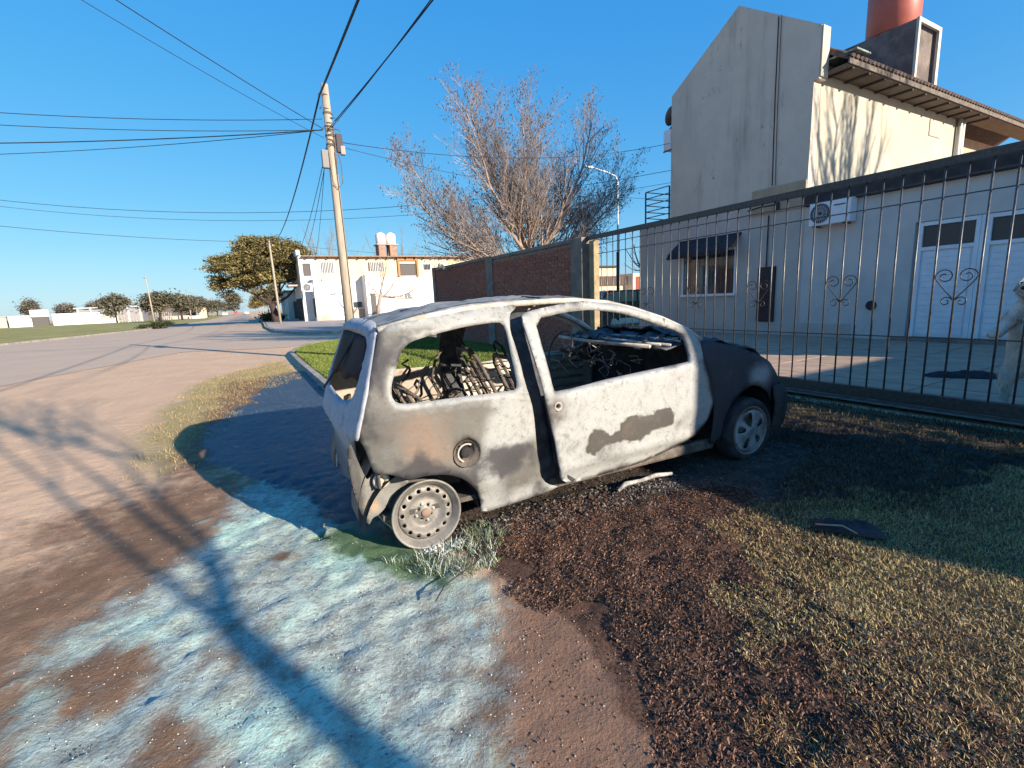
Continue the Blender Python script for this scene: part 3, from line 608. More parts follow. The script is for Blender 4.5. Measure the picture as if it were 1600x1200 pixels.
# dark clothes heap
def heap(name, loc, sx, sy, sz, mat, seed, label, cat):
    n, m_ = 40, 14; vs = []; r2 = random.Random(seed)
    for i in range(n):
        for j in range(m_):
            u = i/(n-1)*2-1; v = j/(m_-1)*2-1
            e = max(0, 1-u*u)*max(0, 1-v*v); wv = fbm(np.array([u*3.1+seed]), np.array([v*2.1]), 4, seed)[0]
            vs.append((u*sx*(1+.2*(wv-.5)), v*sy*(1+.5*(wv-.5)), sz*(e**.6)*(.25+1.3*wv)+.004))
    mb = MB().add(vs, [(i*m_+j, (i+1)*m_+j, (i+1)*m_+j+1, i*m_+j+1) for i in range(n-1) for j in range(m_-1)])
    o = mb.build(name, mat, None, True); o.location = loc; return T(o, label, cat)
cl = heap('cloth_heap', (8.62, 2.62, .012), .42, .13, .10, simple('dark_cloth', (.02, .02, .028), (.035, .03, .04), 12, .9), 5, 'crumpled black cloth lying on the courtyard slabs near the double doors', 'cloth'); cl.rotation_euler[2] = -.95

# ------------------------------------------------------------------ burnt car
car = T(empty('burnt_car', (.731, 2.415, 0), math.atan2(-.107, 2.725)), 'burnt out small hatchback with scorched white and grey bodywork and empty windows', 'car')
CW = 1.48
def burnt(name, ash, grey, soot, rust, rough=.75):
    m = Mt(name, rough, .1, .3); _, a, s_, r = m.attr('stain')
    n1 = m.noise(3.2, 6, .65); n2 = m.noise(16, 6, .7, dist=.6); n3 = m.noise(70, 4, .7); n4 = m.noise(7, 5, .7, m.stretch(1, 1, 2.6), .8)
    n5 = m.noise(150, 3, .8)
    def thr(mask, nz, k=.4, soft=.1): return m.ramp(m.math('ADD', mask, m.math('MULTIPLY', m.math('SUBTRACT', nz, .5), k*2)), .5-soft, .5+soft)
    c = m.mix(m.ramp(n1, .35, .65), grey, tuple(x*.72 for x in grey))
    c = m.mix(thr(r, n1, .5, .25), c, m.mix(n4, rust, tuple(x*.6 for x in rust)))
    c = m.mix(thr(a, m.math('ADD', m.math('MULTIPLY', n1, .5), m.math('MULTIPLY', n2, .5)), .6, .26), c, m.mix(m.ramp(n2, .4, .75), ash, tuple(x*.82 for x in ash)))
    c = m.mix(m.math('MULTIPLY', m.ramp(n2, .56, .70), .6), c, tuple(x*.55 for x in ash))
    c = m.mix(m.math('MULTIPLY', m.ramp(m.noise(34, 5, .75, dist=1.2), .57, .66), .6), c, (.10, .085, .07))
    c = m.mix(m.math('MULTIPLY', thr(s_, m.math('ADD', m.math('MULTIPLY', n1, .4), m.math('MULTIPLY', n2, .6)), .5, .24), .93), c, m.mix(n2, soot, tuple(x*2.4 for x in soot)))
    c = m.mix(m.math('MULTIPLY', m.ramp(n5, .60, .70), .35), c, (.06, .05, .045))
    crk = m.ramp(m.vor(9, m.stretch(1, 1, 1.4), 'DISTANCE_TO_EDGE'), .035, .0)
    c = m.mix(m.math('MULTIPLY', m.math('MULTIPLY', crk, m.ramp(n1, .5, .6)), .30), c, (.12, .10, .09))
    m.col(c); m.bump(m.math('ADD', n2, m.math('MULTIPLY', n3, .5)), .5, .0022); m.rough(m.math('ADD', .5, m.math('MULTIPLY', n2, .45)))
    return m.m
bodym = burnt('burnt_bodywork', (.315, .318, .312), (.155, .148, .135), (.028, .027, .03), (.24, .175, .135))
sootm = simple('soot_black', (.018, .018, .022), (.045, .042, .045), 9, .85, bump=.6, bscale=30)
soot_shade = simple('sooty_shaded_jamb', (.085, .085, .09), (.04, .04, .045), 12, .7, bump=.6, bscale=40)  # sooty jamb; blue shade of the door gap is put into the colour
rustm = simple('rusty_steel', (.25, .17, .125), (.15, .10, .08), 8, .85, bump=.6, bscale=40)
ashm = simple('ashy_steel', (.50, .47, .42), (.30, .27, .23), 9, .8, bump=.6, bscale=40)
darkst = simple('dark_steel', (.07, .06, .055), (.15, .12, .10), 12, .7, bump=.5, bscale=50)

def fz(a, z):
    t = np.interp(z, [0,.15,.3,.5,.8,.9,1.0,1.15,1.25,1.33,1.4], [.07,.055,.02,0,.0,.02,.055,.12,.17,.24,.4])
    t = t+.10*np.clip(-a/.4, 0, 1)**2+.10*np.clip((a-2.3)/.95, 0, 2)**2
    return t
def panel(name, outline, holes, fmap, res, mat, parent, thick=.008, stain=None, lip=.02, lipd=.012, jit=.25, wr=.0026, flip=False, smoothn=True):
    def resample(poly, st):
        out = []
        for i in range(len(poly)):
            a = np.array(poly[i], float); b = np.array(poly[(i+1) % len(poly)], float); n = max(1, int(round(np.hypot(*(b-a))/st)))
            out += [tuple(a+(b-a)*k/n) for k in range(n)]
        return out
    def rounded(poly, it=1):
        for _ in range(it):
            o = []
            for i in range(len(poly)):
                a = np.array(poly[i]); b = np.array(poly[(i+1) % len(poly)]); o += [tuple(a*.8+b*.2), tuple(a*.2+b*.8)]
            poly = o
        return poly
    outline = rounded(outline); holes = [rounded(h) for h in holes]
    loops = [resample(outline, res)]+[resample(h, res*.7) for h in holes]
    pts = []; edges = []
    for L in loops:
        o = len(pts); pts += L; edges += [(o+i, o+(i+1) % len(L)) for i in range(len(L))]
    xs = [p[0] for p in outline]; ys = [p[1] for p in outline]
    gx_, gy_ = np.meshgrid(np.arange(min(xs), max(xs), res), np.arange(min(ys), max(ys), res))
    G = np.stack([gx_.ravel(), gy_.ravel()], 1)+R_.uniform(-jit*res, jit*res, (gx_.size, 2))
    k = inside(G, outline)&(edist(G, loops[0]) > res*.55)
    for h in loops[1:]: k &= (~inside(G, h))&(edist(G, h) > res*.45)
    pts += [tuple(p) for p in G[k]]
    r = delaunay_2d_cdt([Vector(p) for p in pts], edges, [], 0, 1e-6)
    V = np.array([tuple(v) for v in r[0]]); F = [f for f in r[2] if len(f) == 3]; Fc = np.array([V[list(f)].mean(0) for f in F])
    ok = inside(Fc, outline)
    for h in holes: ok &= ~inside(Fc, h)
    F = np.array(F)[ok]
    # orient by uv area
    ar = (V[F[:,1],0]-V[F[:,0],0])*(V[F[:,2],1]-V[F[:,0],1])-(V[F[:,2],0]-V[F[:,0],0])*(V[F[:,1],1]-V[F[:,0],1])
    bad = ar < 0; F[bad] = F[bad][:, ::-1]
    if flip: F = F[:, ::-1]
    d = np.full(len(V), 9.)
    for h in loops[1:]: d = np.minimum(d, edist(V, h))
    din = lipd*np.clip(1-d/lip, 0, 1) if len(loops) > 1 else np.zeros(len(V))
    nz = wr*((fbm(V[:, 0]*5, V[:, 1]*5, 3, 4)-.5)*2.5+(fbm(V[:, 0]*18, V[:, 1]*18, 2, 6)-.5))
    X, Y, Z = fmap(V[:, 0], V[:, 1], din+nz)
    st = np.zeros((len(V), 3)) if stain is None else np.clip(stain(V), 0, 1)
    o = fast(name, np.stack([X, Y, Z], 1), F, mat, parent, {'stain': st}, smoothn)
    if thick:
        md = o.modifiers.new('thickness', 'SOLIDIFY'); md.thickness = thick; md.offset = 0
    return o
def blob(V, x, y, rx, ry): return np.clip(1.35-np.hypot((V[:, 0]-x)/rx, (V[:, 1]-y)/ry)*.85, 0, 1)
side = lambda ex=0: (lambda a, z, d: (a, fz(a, z)+d+ex, z))
sidef = lambda ex=0: (lambda a, z, d: (a, CW-fz(a, z)-d-ex, z))
QO = [(-.113,1.229),(.12,1.274),(.426,1.313),(.733,1.327),(.75,1.30),(.677,1.259),(.655,1.16),(.666,1.077),(.679,.851),(.724,.69),(.739,.443),(.77,.254),(.83,.175),(.94,.125),(.604,.099),(.372,.085),(.37,.16),(.335,.262),(.259,.345),(.164,.395),(.041,.414),(-.055,.408),(-.089,.425),(-.153,.459),(-.201,.468),(-.235,.482),(-.25,.54),(-.267,.62),(-.295,.672),(-.268,.775),(-.233,.888),(-.166,1.077)]
QW = [(-.060,1.02),(-.1,.934),(-.109,.876),(-.088,.837),(-.022,.825),(.306,.824),(.61,.818),(.632,.84),(.628,.986),(.632,1.19),(.60,1.222),(.389,1.208),(.188,1.178),(.035,1.145),(-.02,1.10)]
CAP = [(.282+.077*math.cos(2*PI*k/14), .499+.083*math.sin(2*PI*k/14)) for k in range(14)]
def stq(V):
    a, z = V[:, 0], V[:, 1]
    ash = .95*blob(V, .58, .62, .16, .13)+.75*blob(V, .42, .37, .10, .16)+.8*np.clip((z-1.20)/.05, 0, 1)*.7+.85*np.clip(1-edist(V, QW)/.035, 0, 1)+.25*np.clip((a-.3)/.4, 0, 1)+.28*(z > .75)+.5*np.clip((.25-z)/.1, 0, 1)
    soot = .75*np.clip(1-edist(V, [(-.09,.42),(.04,.41),(.16,.395),(.26,.34),(.33,.26),(.37,.16)], False)/.03, 0, 1)+.42*blob(V, .62, .40, .14, .10)+.35*blob(V, .75, 1.31, .06, .04)
    rust = .55*blob(V, .0, .62, .15, .22)+.35*blob(V, .15, .5, .15, .12)+.25*blob(V, .3, .72, .2, .08)
    sm = fbm(a*2.3+3, z*2.6, 4, 41); soot = soot+.18*(z < 1.18)*(a < .35)+.85*np.clip((sm-.53)*5, 0, 1)*(z < 1.2)+.35*np.clip((fbm(a*7, z*1.6, 4, 15)-.58)*5, 0, 1)
    return np.stack([ash, soot, rust], 1)
quarter = panel('quarter_panel', QO, [QW, CAP], side(), .028, bodym, car, stain=stq, flip=False)
fc = MB().lathe([(.083, -.004), (.08, .006), (.066, .012), (.060, .03), (.052, .035), (.05, .07), (0, .075)], ((.282, 0, .499), (0, 1, 0)), 22).build('fuel_filler', darkst, car, True)
MB().lathe([(0, 0), (.03, 0), (.034, .01), (.034, .05)], ((.286, .02, .495), (0, 1, 0)), 16).build('filler_neck', sootm, fc, True)
MB().tube([(.282+.053*math.cos(t*.3+1), .004, .499+.053*math.sin(t*.3+1)) for t in range(12)], .006, 6).build('filler_hinge', ashm, fc, True)
# raised character line on the quarter panel
# far side
def stf(V): return np.stack([.45+0*V[:, 0], .2+1.0*((V[:, 0] < .05)&(V[:, 1] > .86)), .5+0*V[:, 0]], 1)  # upper rear corner darkened to put cabin shade into the colour
panel('quarter_panel', QO, [QW], sidef(), .045, burnt('burnt_inside', (.50, .46, .40), (.34, .29, .24), (.03, .03, .03), (.36, .25, .18)), car, stain=stf, flip=True)
# door pillar in the gap
JO = [(.66,1.252),(.76,1.27),(.86,1.26),(.82,1.0),(.82,.7),(.88,.4),(1.0,.2),(1.0,.12),(.75,.15),(.68,.4),(.65,.7),(.62,.9),(.62,1.1)]
panel('door_pillar', JO, [], side(.035), .04, soot_shade, car, wr=.006)
panel('door_pillar', JO, [], sidef(.03), .06, soot_shade, car, flip=True)
# near door, slightly ajar
DO = [(.702,1.247),(.757,1.272),(.994,1.302),(1.19,1.318),(1.471,1.290),(1.676,1.236),(1.895,1.162),(2.095,1.076),(2.176,1.001),(2.176,.844),(2.246,.688),(2.29,.525),(2.239,.376),(2.06,.259),(1.826,.209),(1.583,.172),(1.223,.171),(.949,.175),(.871,.233),(.83,.449),(.779,.659),(.74,.855),(.718,1.041)]
DW = [(.801,1.226),(1.055,1.256),(1.285,1.262),(1.507,1.226),(1.739,1.154),(1.982,1.071),(2.034,1.035),(2.046,.852),(1.996,.844),(1.369,.823),(.851,.789),(.826,.808),(.807,1.015)]
DH = [(.848+.013*math.cos(2*PI*k/8), .707+.013*math.sin(2*PI*k/8)) for k in range(8)]
STN = [(1.066,.487),(1.107,.513),(1.19,.50),(1.24,.44),(1.35,.47),(1.36,.52),(1.439,.561),(1.52,.548),(1.587,.52),(1.66,.525),(1.72,.56),(1.80,.55),(1.858,.50),(1.854,.42),(1.76,.40),(1.66,.411),(1.55,.36),(1.45,.366),(1.38,.40),(1.248,.40),(1.12,.36),(1.068,.385)]
dext = lambda a: -.085*np.clip((2.15-a)/1.3, 0, 1.2)
doorm = burnt('burnt_door', (.335, .338, .334), (.08, .074, .068), (.03, .028, .028), (.30, .22, .18))
def std(V):
    sm2 = fbm(V[:, 0]*2.1+9, V[:, 1]*2.4, 4, 52)
    a, z = V[:, 0], V[:, 1]; q = V+np.stack([fbm(a*9, z*9, 3, 2)-.5, fbm(a*9, z*9, 3, 8)-.5], 1)*.05
    sm = pmask(q, STN, .008)
    grey = sm
    ash = (.92-.25*np.clip(1-edist(V, DW)/.03, 0, 1)*(z < .86))*(1-grey)
    edge = np.clip(1-edist(V, [(1.2,.171),(1.583,.172),(1.826,.209),(2.06,.259),(2.239,.376),(2.29,.525),(2.246,.688),(2.19,.84)], False)/.05, 0, 1)
    soot = .72*edge+.33*sm+.55*np.clip(1-edist(V, [(.9,.80),(1.1,.79),(1.35,.81)], False)/.02, 0, 1)+.35*np.clip(1-edist(V, [(.95,.72),(1.02,.70),(.99,.62)], False)/.02, 0, 1)
    soot = soot+.5*np.clip((sm2-.6)*5, 0, 1)*(V[:, 1] < .8); ash = ash-.5*np.clip((fbm(V[:, 0]*3, V[:, 1]*3, 4, 61)-.52)*4, 0, 1)
    return np.stack([ash-edge*.5, soot, .3*sm], 1)
door = panel('door', DO, [DW, DH], lambda a, z, d: (a, fz(a, z)+d*1.2+dext(a)-.012*np.clip(1-np.abs(z-.30)/.05, 0, 1)+.01*np.clip((.30-z)/.08, 0, 1), z), .026, doorm, car, stain=std, thick=.012, lipd=.02)
# door inner shell and edge
panel('inner_shell', [(.87,.25),(.84,.45),(.80,.66),(.775,.78),(1.3,.80),(2.05,.83),(2.2,.68),(2.24,.52),(2.18,.38),(1.8,.24),(1.2,.20)], [[(1.1,.35),(1.1,.65),(1.5,.68),(1.5,.35)]], lambda a, z, d: (a, fz(a, z)+d+dext(a)+.06, z), .05, sootm, door)
MB().tube([(a, float(fz(a, z)+dext(a)+.03), z) for a, z in [(.75, 1.22), (.765, 1.04), (.79, .86), (.83, .66), (.875, .45), (.915, .25), (.99, .19)]], .03, 6).build('door_edge', soot_shade, door, True)
MB().lathe([(.028, .008), (.030, -.004), (.022, -.008), (.015, .0), (.013, .02)], ((.848, float(fz(.848, .707)+dext(.848)), .707), (0, 1, 0)), 18).build('lock_ring', ashm, door, True)
# far door
FDW = DW
fd = panel('door', DO, [FDW], sidef(), .05, burnt('burnt_far_door', (.62, .56, .48), (.45, .37, .30), (.04, .035, .03), (.42, .31, .23)), car, stain=lambda V: np.stack([.6+0*V[:, 0], .15+0*V[:, 0], .5+0*V[:, 0]], 1), flip=True)
mb = MB()
for z in (.80, .73, .66, .58, .50): mb.tube([(.84+(.8-z)*.15, CW-float(fz(1, z))-.035, z), (1.4, CW-.04, z+.01), (2.1, CW-.05, z)], .012, 6)
mb.build('pressed_rib', ashm, fd, True)
# roof
def zr(a): return np.interp(a, [-.2,-.113,.12,.43,.73,1.0,1.19,1.47,1.68], [1.15,1.232,1.277,1.316,1.331,1.337,1.334,1.303,1.245])
def sr(V):
    a, y = V[:, 0], V[:, 1]
    st_ = fbm(a*1.5, y*14, 4, 12)
    return np.stack([.58+.5*(st_-.5)+.1*(a > .7), .30+2.0*np.clip(fbm(a*2.2, y*22, 4, 3)-.52, 0, 1)+.25*blob(V, 1.1, .3, .5, .2), .55*blob(V, 1.15, .5, .35, .5)+.2], 1)
roof = panel('roof', [(-.11,.20),(.3,.245),(.8,.25),(1.2,.25),(1.46,.215),(1.54,.5),(1.55,.74),(1.54,.98),(1.46,1.265),(1.2,1.23),(.8,1.23),(.3,1.235),(-.11,1.28),(-.17,1.0),(-.18,.74),(-.17,.48)], [],
    lambda a, y, d: (a, y, zr(np.clip(a, -.2, 1.6))+.002+.028*(1-np.clip(np.abs(y-.74)/.5, 0, 1)**2)*np.clip((a+.2)/.5, 0, 1)-d), .035, bodym, car, stain=sr, wr=.014)
for s_ in (0, 1):
    f_ = (lambda y: y) if s_ == 0 else (lambda y: CW-y)
    pth = [(-.12, .165, 1.22), (.12, .185, 1.268), (.43, .215, 1.308), (.73, .23, 1.322), (1.0, .235, 1.328), (1.2, .232, 1.325), (1.47, .212, 1.296), (1.68, .175, 1.236), (1.9, .135, 1.160), (2.1, .095, 1.07), (2.22, .07, .99)]
    MB().tube([(x, f_(y)+(.012 if s_ == 0 else -.012), z) for x, y, z in pth], [.02]*7+[.024]*4, 8).build('roof_rail', ashm, car, True)
MB().tube([(1.50, .22, 1.285), (1.56, .5, 1.30), (1.57, .74, 1.305), (1.56, .98, 1.30), (1.50, 1.26, 1.285)], .022, 8).build('windscreen_header', ashm, car, True)
for k, x in enumerate((.2, .75)): MB().tube([(x, .24, 1.285+.03*k), (x, .74, 1.305+.035*k), (x, 1.24, 1.285+.03*k)], .014, 6).build('roof_crossmember', darkst, car, True)
for pts in ([(1.10,.25,1.338),(1.17,.30,1.345),(1.20,.42,1.355)], [(.93,.26,1.340),(1.0,.34,1.352),(1.0,.6,1.368)], [(1.36,.225,1.318),(1.41,.26,1.318),(1.42,.36,1.328)]):
    MB().tube(pts, .006, 5).build('burnt_seal', sootm, roof, True)
# tail
EZ = [.3,.47,.53,.62,.67,.775,.888,1.077,1.23,1.27]; EA = [-.25,-.235,-.25,-.27,-.30,-.268,-.233,-.166,-.113,-.05]
def tail(u, z, d):
    s_ = u/CW; f = fz(np.full_like(z, -.2), z); return (np.interp(z, EZ, EA)-.068*(1-np.abs(2*s_-1)**3.4)+d, f+s_*(CW-2*f), z)
def stt(V):
    return np.stack([.95-.5*np.clip((.62-V[:, 1])/.1, 0, 1), .5*np.clip((.55-V[:, 1])/.15, 0, 1), .2+0*V[:, 0]], 1)
panel('tailgate', [(0,.665),(0,.78),(0,.9),(0,1.08),(.0,1.225),(.15,1.262),(.5,1.272),(.98,1.272),(1.33,1.262),(CW,1.225),(CW,1.0),(CW,.665),(CW-.1,.60),(CW-.25,.45),(CW-.35,.30),(.50,.30),(.33,.36),(.24,.45),(.15,.60),(.07,.665)],
    [[(.16,.90),(.13,1.04),(.12,1.15),(.2,1.19),(.74,1.205),(CW-.2,1.19),(CW-.12,1.15),(CW-.13,1.04),(CW-.16,.90),(CW-.3,.83),(.42,.815),(.22,.84)]], tail, .03, burnt('burnt_tailgate', (.35, .365, .40), (.18, .17, .16), (.03, .028, .03), (.42, .28, .2)), car, stain=stt, flip=True, thick=.012)
sg = Mt('sooty_glass', .7, 0, .1); sg.col(sg.mix(sg.ramp(sg.noise(3, 4), .4, .65), (.012, .010, .012), (.05, .03, .028)))
panel('rear_glass', [(.17,.945),(.135,1.04),(.125,1.15),(.2,1.188),(.74,1.203),(CW-.2,1.188),(CW-.125,1.15),(CW-.135,1.04),(CW-.17,.945),(1.0,.90),(.74,.955),(.5,.92),(.3,.96)], [], lambda u, z, d: (lambda t: (t[0]+.012, t[1], t[2]))(tail(u, z, d*0)), .04, sg.m, car, thick=.004, flip=True)
MB().tube([(-.175, .5, 1.19), (-.3, .74, .95), (-.36, .9, .83)], .008, 5).build('wiper_arm', sootm, car, True)
panel('tail_inner', [(.06,.30),(.06,.66),(.3,.72),(1.2,.72),(1.42,.66),(1.42,.3)], [], lambda u, z, d: (-.19+d*3-.03*np.sin(u*9), u, z), .06, darkst, car)
# torn skirt with lamp
flap = panel('torn_skirt', [(-.222,.445),(-.177,.443),(-.133,.43),(-.058,.38),(-.03,.358),(-.115,.301),(-.186,.23),(-.223,.209),(-.255,.20),(-.275,.16),(-.294,.193),(-.316,.255),(-.339,.361),(-.350,.489),(-.345,.60),(-.325,.640),(-.31,.58),(-.285,.48),(-.26,.41)], [[(-.189+.028*math.cos(k), .400+.025*math.sin(k)) for k in range(6)]],
    lambda a, z, d: (a, .12+d*2-.03*np.sin((a+.3)*14)*np.sin(z*12), z), .02, burnt('burnt_skirt', (.26, .25, .235), (.13, .125, .115), (.03, .03, .03), (.34, .20, .09)), car, stain=lambda V: np.stack([.55+0*V[:, 0], .35+.45*np.clip((-.27-V[:, 0])/.04, 0, 1), 1.0*blob(V, -.255, .26, .05, .04)], 1), wr=.01)
fl = MB().lathe([(.045, 0), (.048, -.006), (.036, -.012), (.026, -.004), (.024, .012), (.012, .012), (.010, .004), (0, .004)], ((-.189, .108, .402), (0, 1, 0)), 22).build('fog_lamp_ring', ashm, flap, True)
hs_ = []
for t in range(160):
    u = t/159; a = -.23+u*.12; z = .22-.17*u**.8; hs_.append((a, .16+.009*math.cos(t*1.3), z+.009*math.sin(t*1.3)))
MB().tube(hs_, .003, 4).build('brake_spring', ashm, car, True)
# fender, hood, front
FO = [(2.176,1.0),(2.4,.955),(2.62,.90),(2.85,.825),(3.0,.75),(3.12,.65),(3.18,.57),(3.14,.50),(3.09,.37),(3.00,.49),(2.88,.565),(2.75,.59),(2.62,.565),(2.5,.48),(2.43,.36),(2.42,.17),(2.31,.17),(2.31,.45),(2.26,.69),(2.19,.844)]
def stfe(V): return np.stack([.72*blob(V, 2.88, .66, .15, .09)+.35*blob(V, 2.5, .7, .2, .2), .80-.75*blob(V, 2.88, .66, .16, .10)-.1*blob(V, 2.45, .75, .2, .2), .1+0*V[:, 0]], 1)
fendm = burnt('burnt_fender', (.30, .32, .34), (.13, .13, .135), (.022, .022, .028), (.14, .10, .08))
panel('fender', FO, [], side(.004), .035, fendm, car, stain=stfe, wr=.007)
panel('fender', FO, [], sidef(.004), .06, fendm, car, stain=stfe, flip=True)
panel('hood', [(2.16,.09),(2.4,.07),(2.62,.07),(2.85,.085),(3.0,.10),(3.14,.14),(3.22,.35),(3.24,.74),(3.22,1.13),(3.14,1.34),(3.0,1.38),(2.62,1.41),(2.16,1.39),(2.20,.74)], [[(2.35,.45),(2.5,.4),(2.62,.7),(2.45,.85)]],
    lambda a, y, d: (a, y, np.interp(a, [2.1,2.4,2.62,2.85,3.0,3.12,3.24], [1.01,.962,.912,.838,.77,.68,.58])+.045*(1-(np.abs(y-.74)/.7)**2)+d*2.5-.004), .04, fendm, car, stain=lambda V: np.stack([.3+0*V[:, 0], .62+0*V[:, 0], .3+0*V[:, 0]], 1), wr=.02)
bp = [(3.03,.015),(3.14,.005),(3.21,.02),(3.25,.07),(3.29,.25),(3.31,.74),(3.29,1.23),(3.25,1.41),(3.2,1.46),(3.03,1.465)]
mb = MB(); zz = [(.17, -.03), (.24, 0), (.40, .015), (.50, .0), (.56, -.03)]
vs = []
for z, e in zz:
    for i, (a, y) in enumerate(bp):
        k = 1 if 3.1 < a else .3; vs.append((a+e*k+rnd.uniform(-.008, .008), y-(e*.6 if y < .3 else -e*.6)+.0, z+rnd.uniform(-.01, .01)))
n = len(bp); mb.add(vs, [(i*n+j, i*n+j+1, (i+1)*n+j+1, (i+1)*n+j) for i in range(len(zz)-1) for j in range(n-1)])
b_ = mb.build('front_bumper', sootm, car, True); md = b_.modifiers.new('thickness', 'SOLIDIFY'); md.thickness = .03
md = b_.modifiers.new('sub', 'SUBSURF'); md.levels = md.render_levels = 1
for y in (.28, 1.20): MB().lathe([(.10, 0), (.10, .05), (.06, .09), (0, .10)], ((3.20, y, .63), (-1, 0, 0)), 18).build('headlight_bowl', sootm, car, True)
MB().box(3.1, 3.16, .1, 1.38, .25, .62).build('radiator', sootm, car)
MB().box(2.5, 3.0, .45, 1.05, .3, .72).build('engine_block', sootm, car, bevel=.03)
# interior
MB().box(-.2, 2.2, .09, CW-.09, .17, .20).build('floor_pan', simple('floor_ash', (.06, .055, .05), (.13, .11, .095), 7, .9, bump=.7, bscale=30), car)
for y0, y1 in ((.012, .07), (CW-.07, CW-.012)): MB().box(.86, 2.40, y0+.06 if y0 < .5 else y0-.06, y1+.06 if y0 < .5 else y1-.06, .115, .20).build('sill', darkst, car, bevel=.02)
panel('firewall', [(.09,.2),(.09,.95),(.3,1.0),(1.18,1.0),(1.39,.95),(1.39,.2)], [], lambda u, z, d: (2.17+d*4-.05*np.sin(u*8)*.5, u, z), .06, sootm, car)
dm = simple('scorched_dash', (.035, .037, .045), (.10, .105, .12), 7, .8, bump=.8, bscale=20)
panel('dashboard', [(1.82,.12),(2.3,.10),(2.32,.74),(2.3,1.38),(1.82,1.36),(1.74,1.0),(1.76,.5)], [], lambda a, y, d: (a, y, .965+.03*(a-1.8)+.02*np.sin(y*17)*np.sin(a*15)+d*3), .04, dm, car, wr=.02)
mb = MB()
for k in range(5): mb.tube([(1.76+k*.1, .12, .975+rnd.uniform(-.01, .03)), (1.73+k*.1+rnd.uniform(-.03, .03), .7, .99+rnd.uniform(-.01, .02)), (1.80+k*.1, 1.36, .985)], rnd.uniform(.008, .016), 6)
mb.build('dash_crossbar', ashm, car, True)
mb = MB()
for k in range(26):
    p0 = Vector((rnd.uniform(1.66, 1.9), rnd.uniform(.5, 1.3), rnd.uniform(.7, .97))); pts = [p0]
    for j in range(4): pts.append(pts[-1]+Vector((rnd.uniform(-.06, .06), rnd.uniform(-.09, .09), rnd.uniform(-.08, .05))))
    mb.tube(pts, rnd.uniform(.003, .006), 4)
stuff(mb.build('burnt_wiring', ashm, car, True))
mb = MB()
for k in range(120):
    x, y = rnd.uniform(1.76, 2.3), rnd.uniform(.12, 1.36); s1 = rnd.uniform(.01, .05); a = rnd.uniform(0, PI)
    dx, dy = math.cos(a)*s1, math.sin(a)*s1; z = 1.0+rnd.uniform(-.01, .03)
    mb.add([(x-dx, y-dy, z), (x+dy*.4, y-dx*.4, z+rnd.uniform(0, .02)), (x+dx, y+dy, z), (x-dy*.4, y+dx*.4, z-.01)], [(0, 1, 2, 3)])
stuff(mb.build('dash_debris', dm, car))
sw = MB(); sw.tube([(1.62+.06*math.cos(t*2*PI/28), 1.08+.17*math.cos(t*2*PI/28+PI/2)*1, .90+.16*math.sin(t*2*PI/28+PI/2)) for t in range(29)], .009, 6); sw.tube([(1.62, 1.08, .9), (1.95, 1.08, .78)], .018, 6)
sw.build('steering_wheel', darkst, car, True)
def seat(y0, y1, x0, lean):
    s_ = MB().box(x0+.02, x0+.50, y0, y1, .30, .34).build('seat', sootm, car, bevel=.01)
    def P(u, v): return (x0-lean*v, y0+(y1-y0)*u, .36+.62*v)
    MB().tube([P(.04, 0), P(.0, .5), P(.05, .9), P(.2, 1.0), P(.8, 1.0), P(.95, .9), P(1, .5), P(.96, 0)], .016, 8).build('back_frame', darkst, s_, True)
    mb = MB()
    for v in (.15, .3, .45, .6, .75, .88):
        mb.tube([Vector(P(.03+.94*t/14, v))+Vector((.012*math.sin(t*2.2), 0, .012*math.cos(t*2.2))) for t in range(15)], .004, 4)
    for u in (.3, .36, .64, .7): mb.tube([P(u, .02), P(u, .98)], .006, 5)
    mb.build('spring_wire', darkst, s_, True)
    MB().tube([P(.35, .98), P(.36, 1.12), P(.5, 1.17), P(.64, 1.12), P(.65, .98)], .008, 6).build('headrest_frame', sootm, s_, True)
    mb = MB()
    for v0, v1 in ((.35, .62), (.66, .84)): a_, b2, c_, d2 = P(.42, v0), P(.58, v0), P(.58, v1), P(.42, v1); mb.add([a_, b2, c_, d2], [(0, 1, 2, 3)])
    mb.build('back_plate', rustm, s_)
seat(.16, .60, 1.02, .30); seat(.88, 1.32, 1.02, .30)
# rear seat frame + wheelhouses
mb = MB()
for y in (.35, .55, .95, 1.15):
    mb.tube([(.28, y, .30), (.22, y, .55), (.10, y+.03, .80), (.05, y+.10, .82)], .011, 6)
mb.tube([(.12, .3, .78), (.11, .74, .80), (.12, 1.2, .78)], .013, 6)
mb.build('rear_seat_frame', darkst, car, True)
mb = MB()
for k in range(34):
    p0 = Vector((rnd.uniform(-.05, .85), rnd.uniform(.3, 1.25), rnd.uniform(.35, .75))); pts = [p0]; dv = Vector((rnd.gauss(0, .5), rnd.gauss(0, .5), rnd.gauss(.3, .4)))
    for j in range(7): dv = (dv+Vector((rnd.gauss(0, .5), rnd.gauss(0, .5), rnd.gauss(0, .4)))).normalized(); pts.append(pts[-1]+dv*.06)
    pts = [Vector((p.x, min(max(p.y, .15), 1.33), min(max(p.z, .25), .98))) for p in pts]; mb.tube(pts, rnd.choice([.004, .006, .011]), 5)
stuff(mb.build('charred_cables', darkst, car, True))
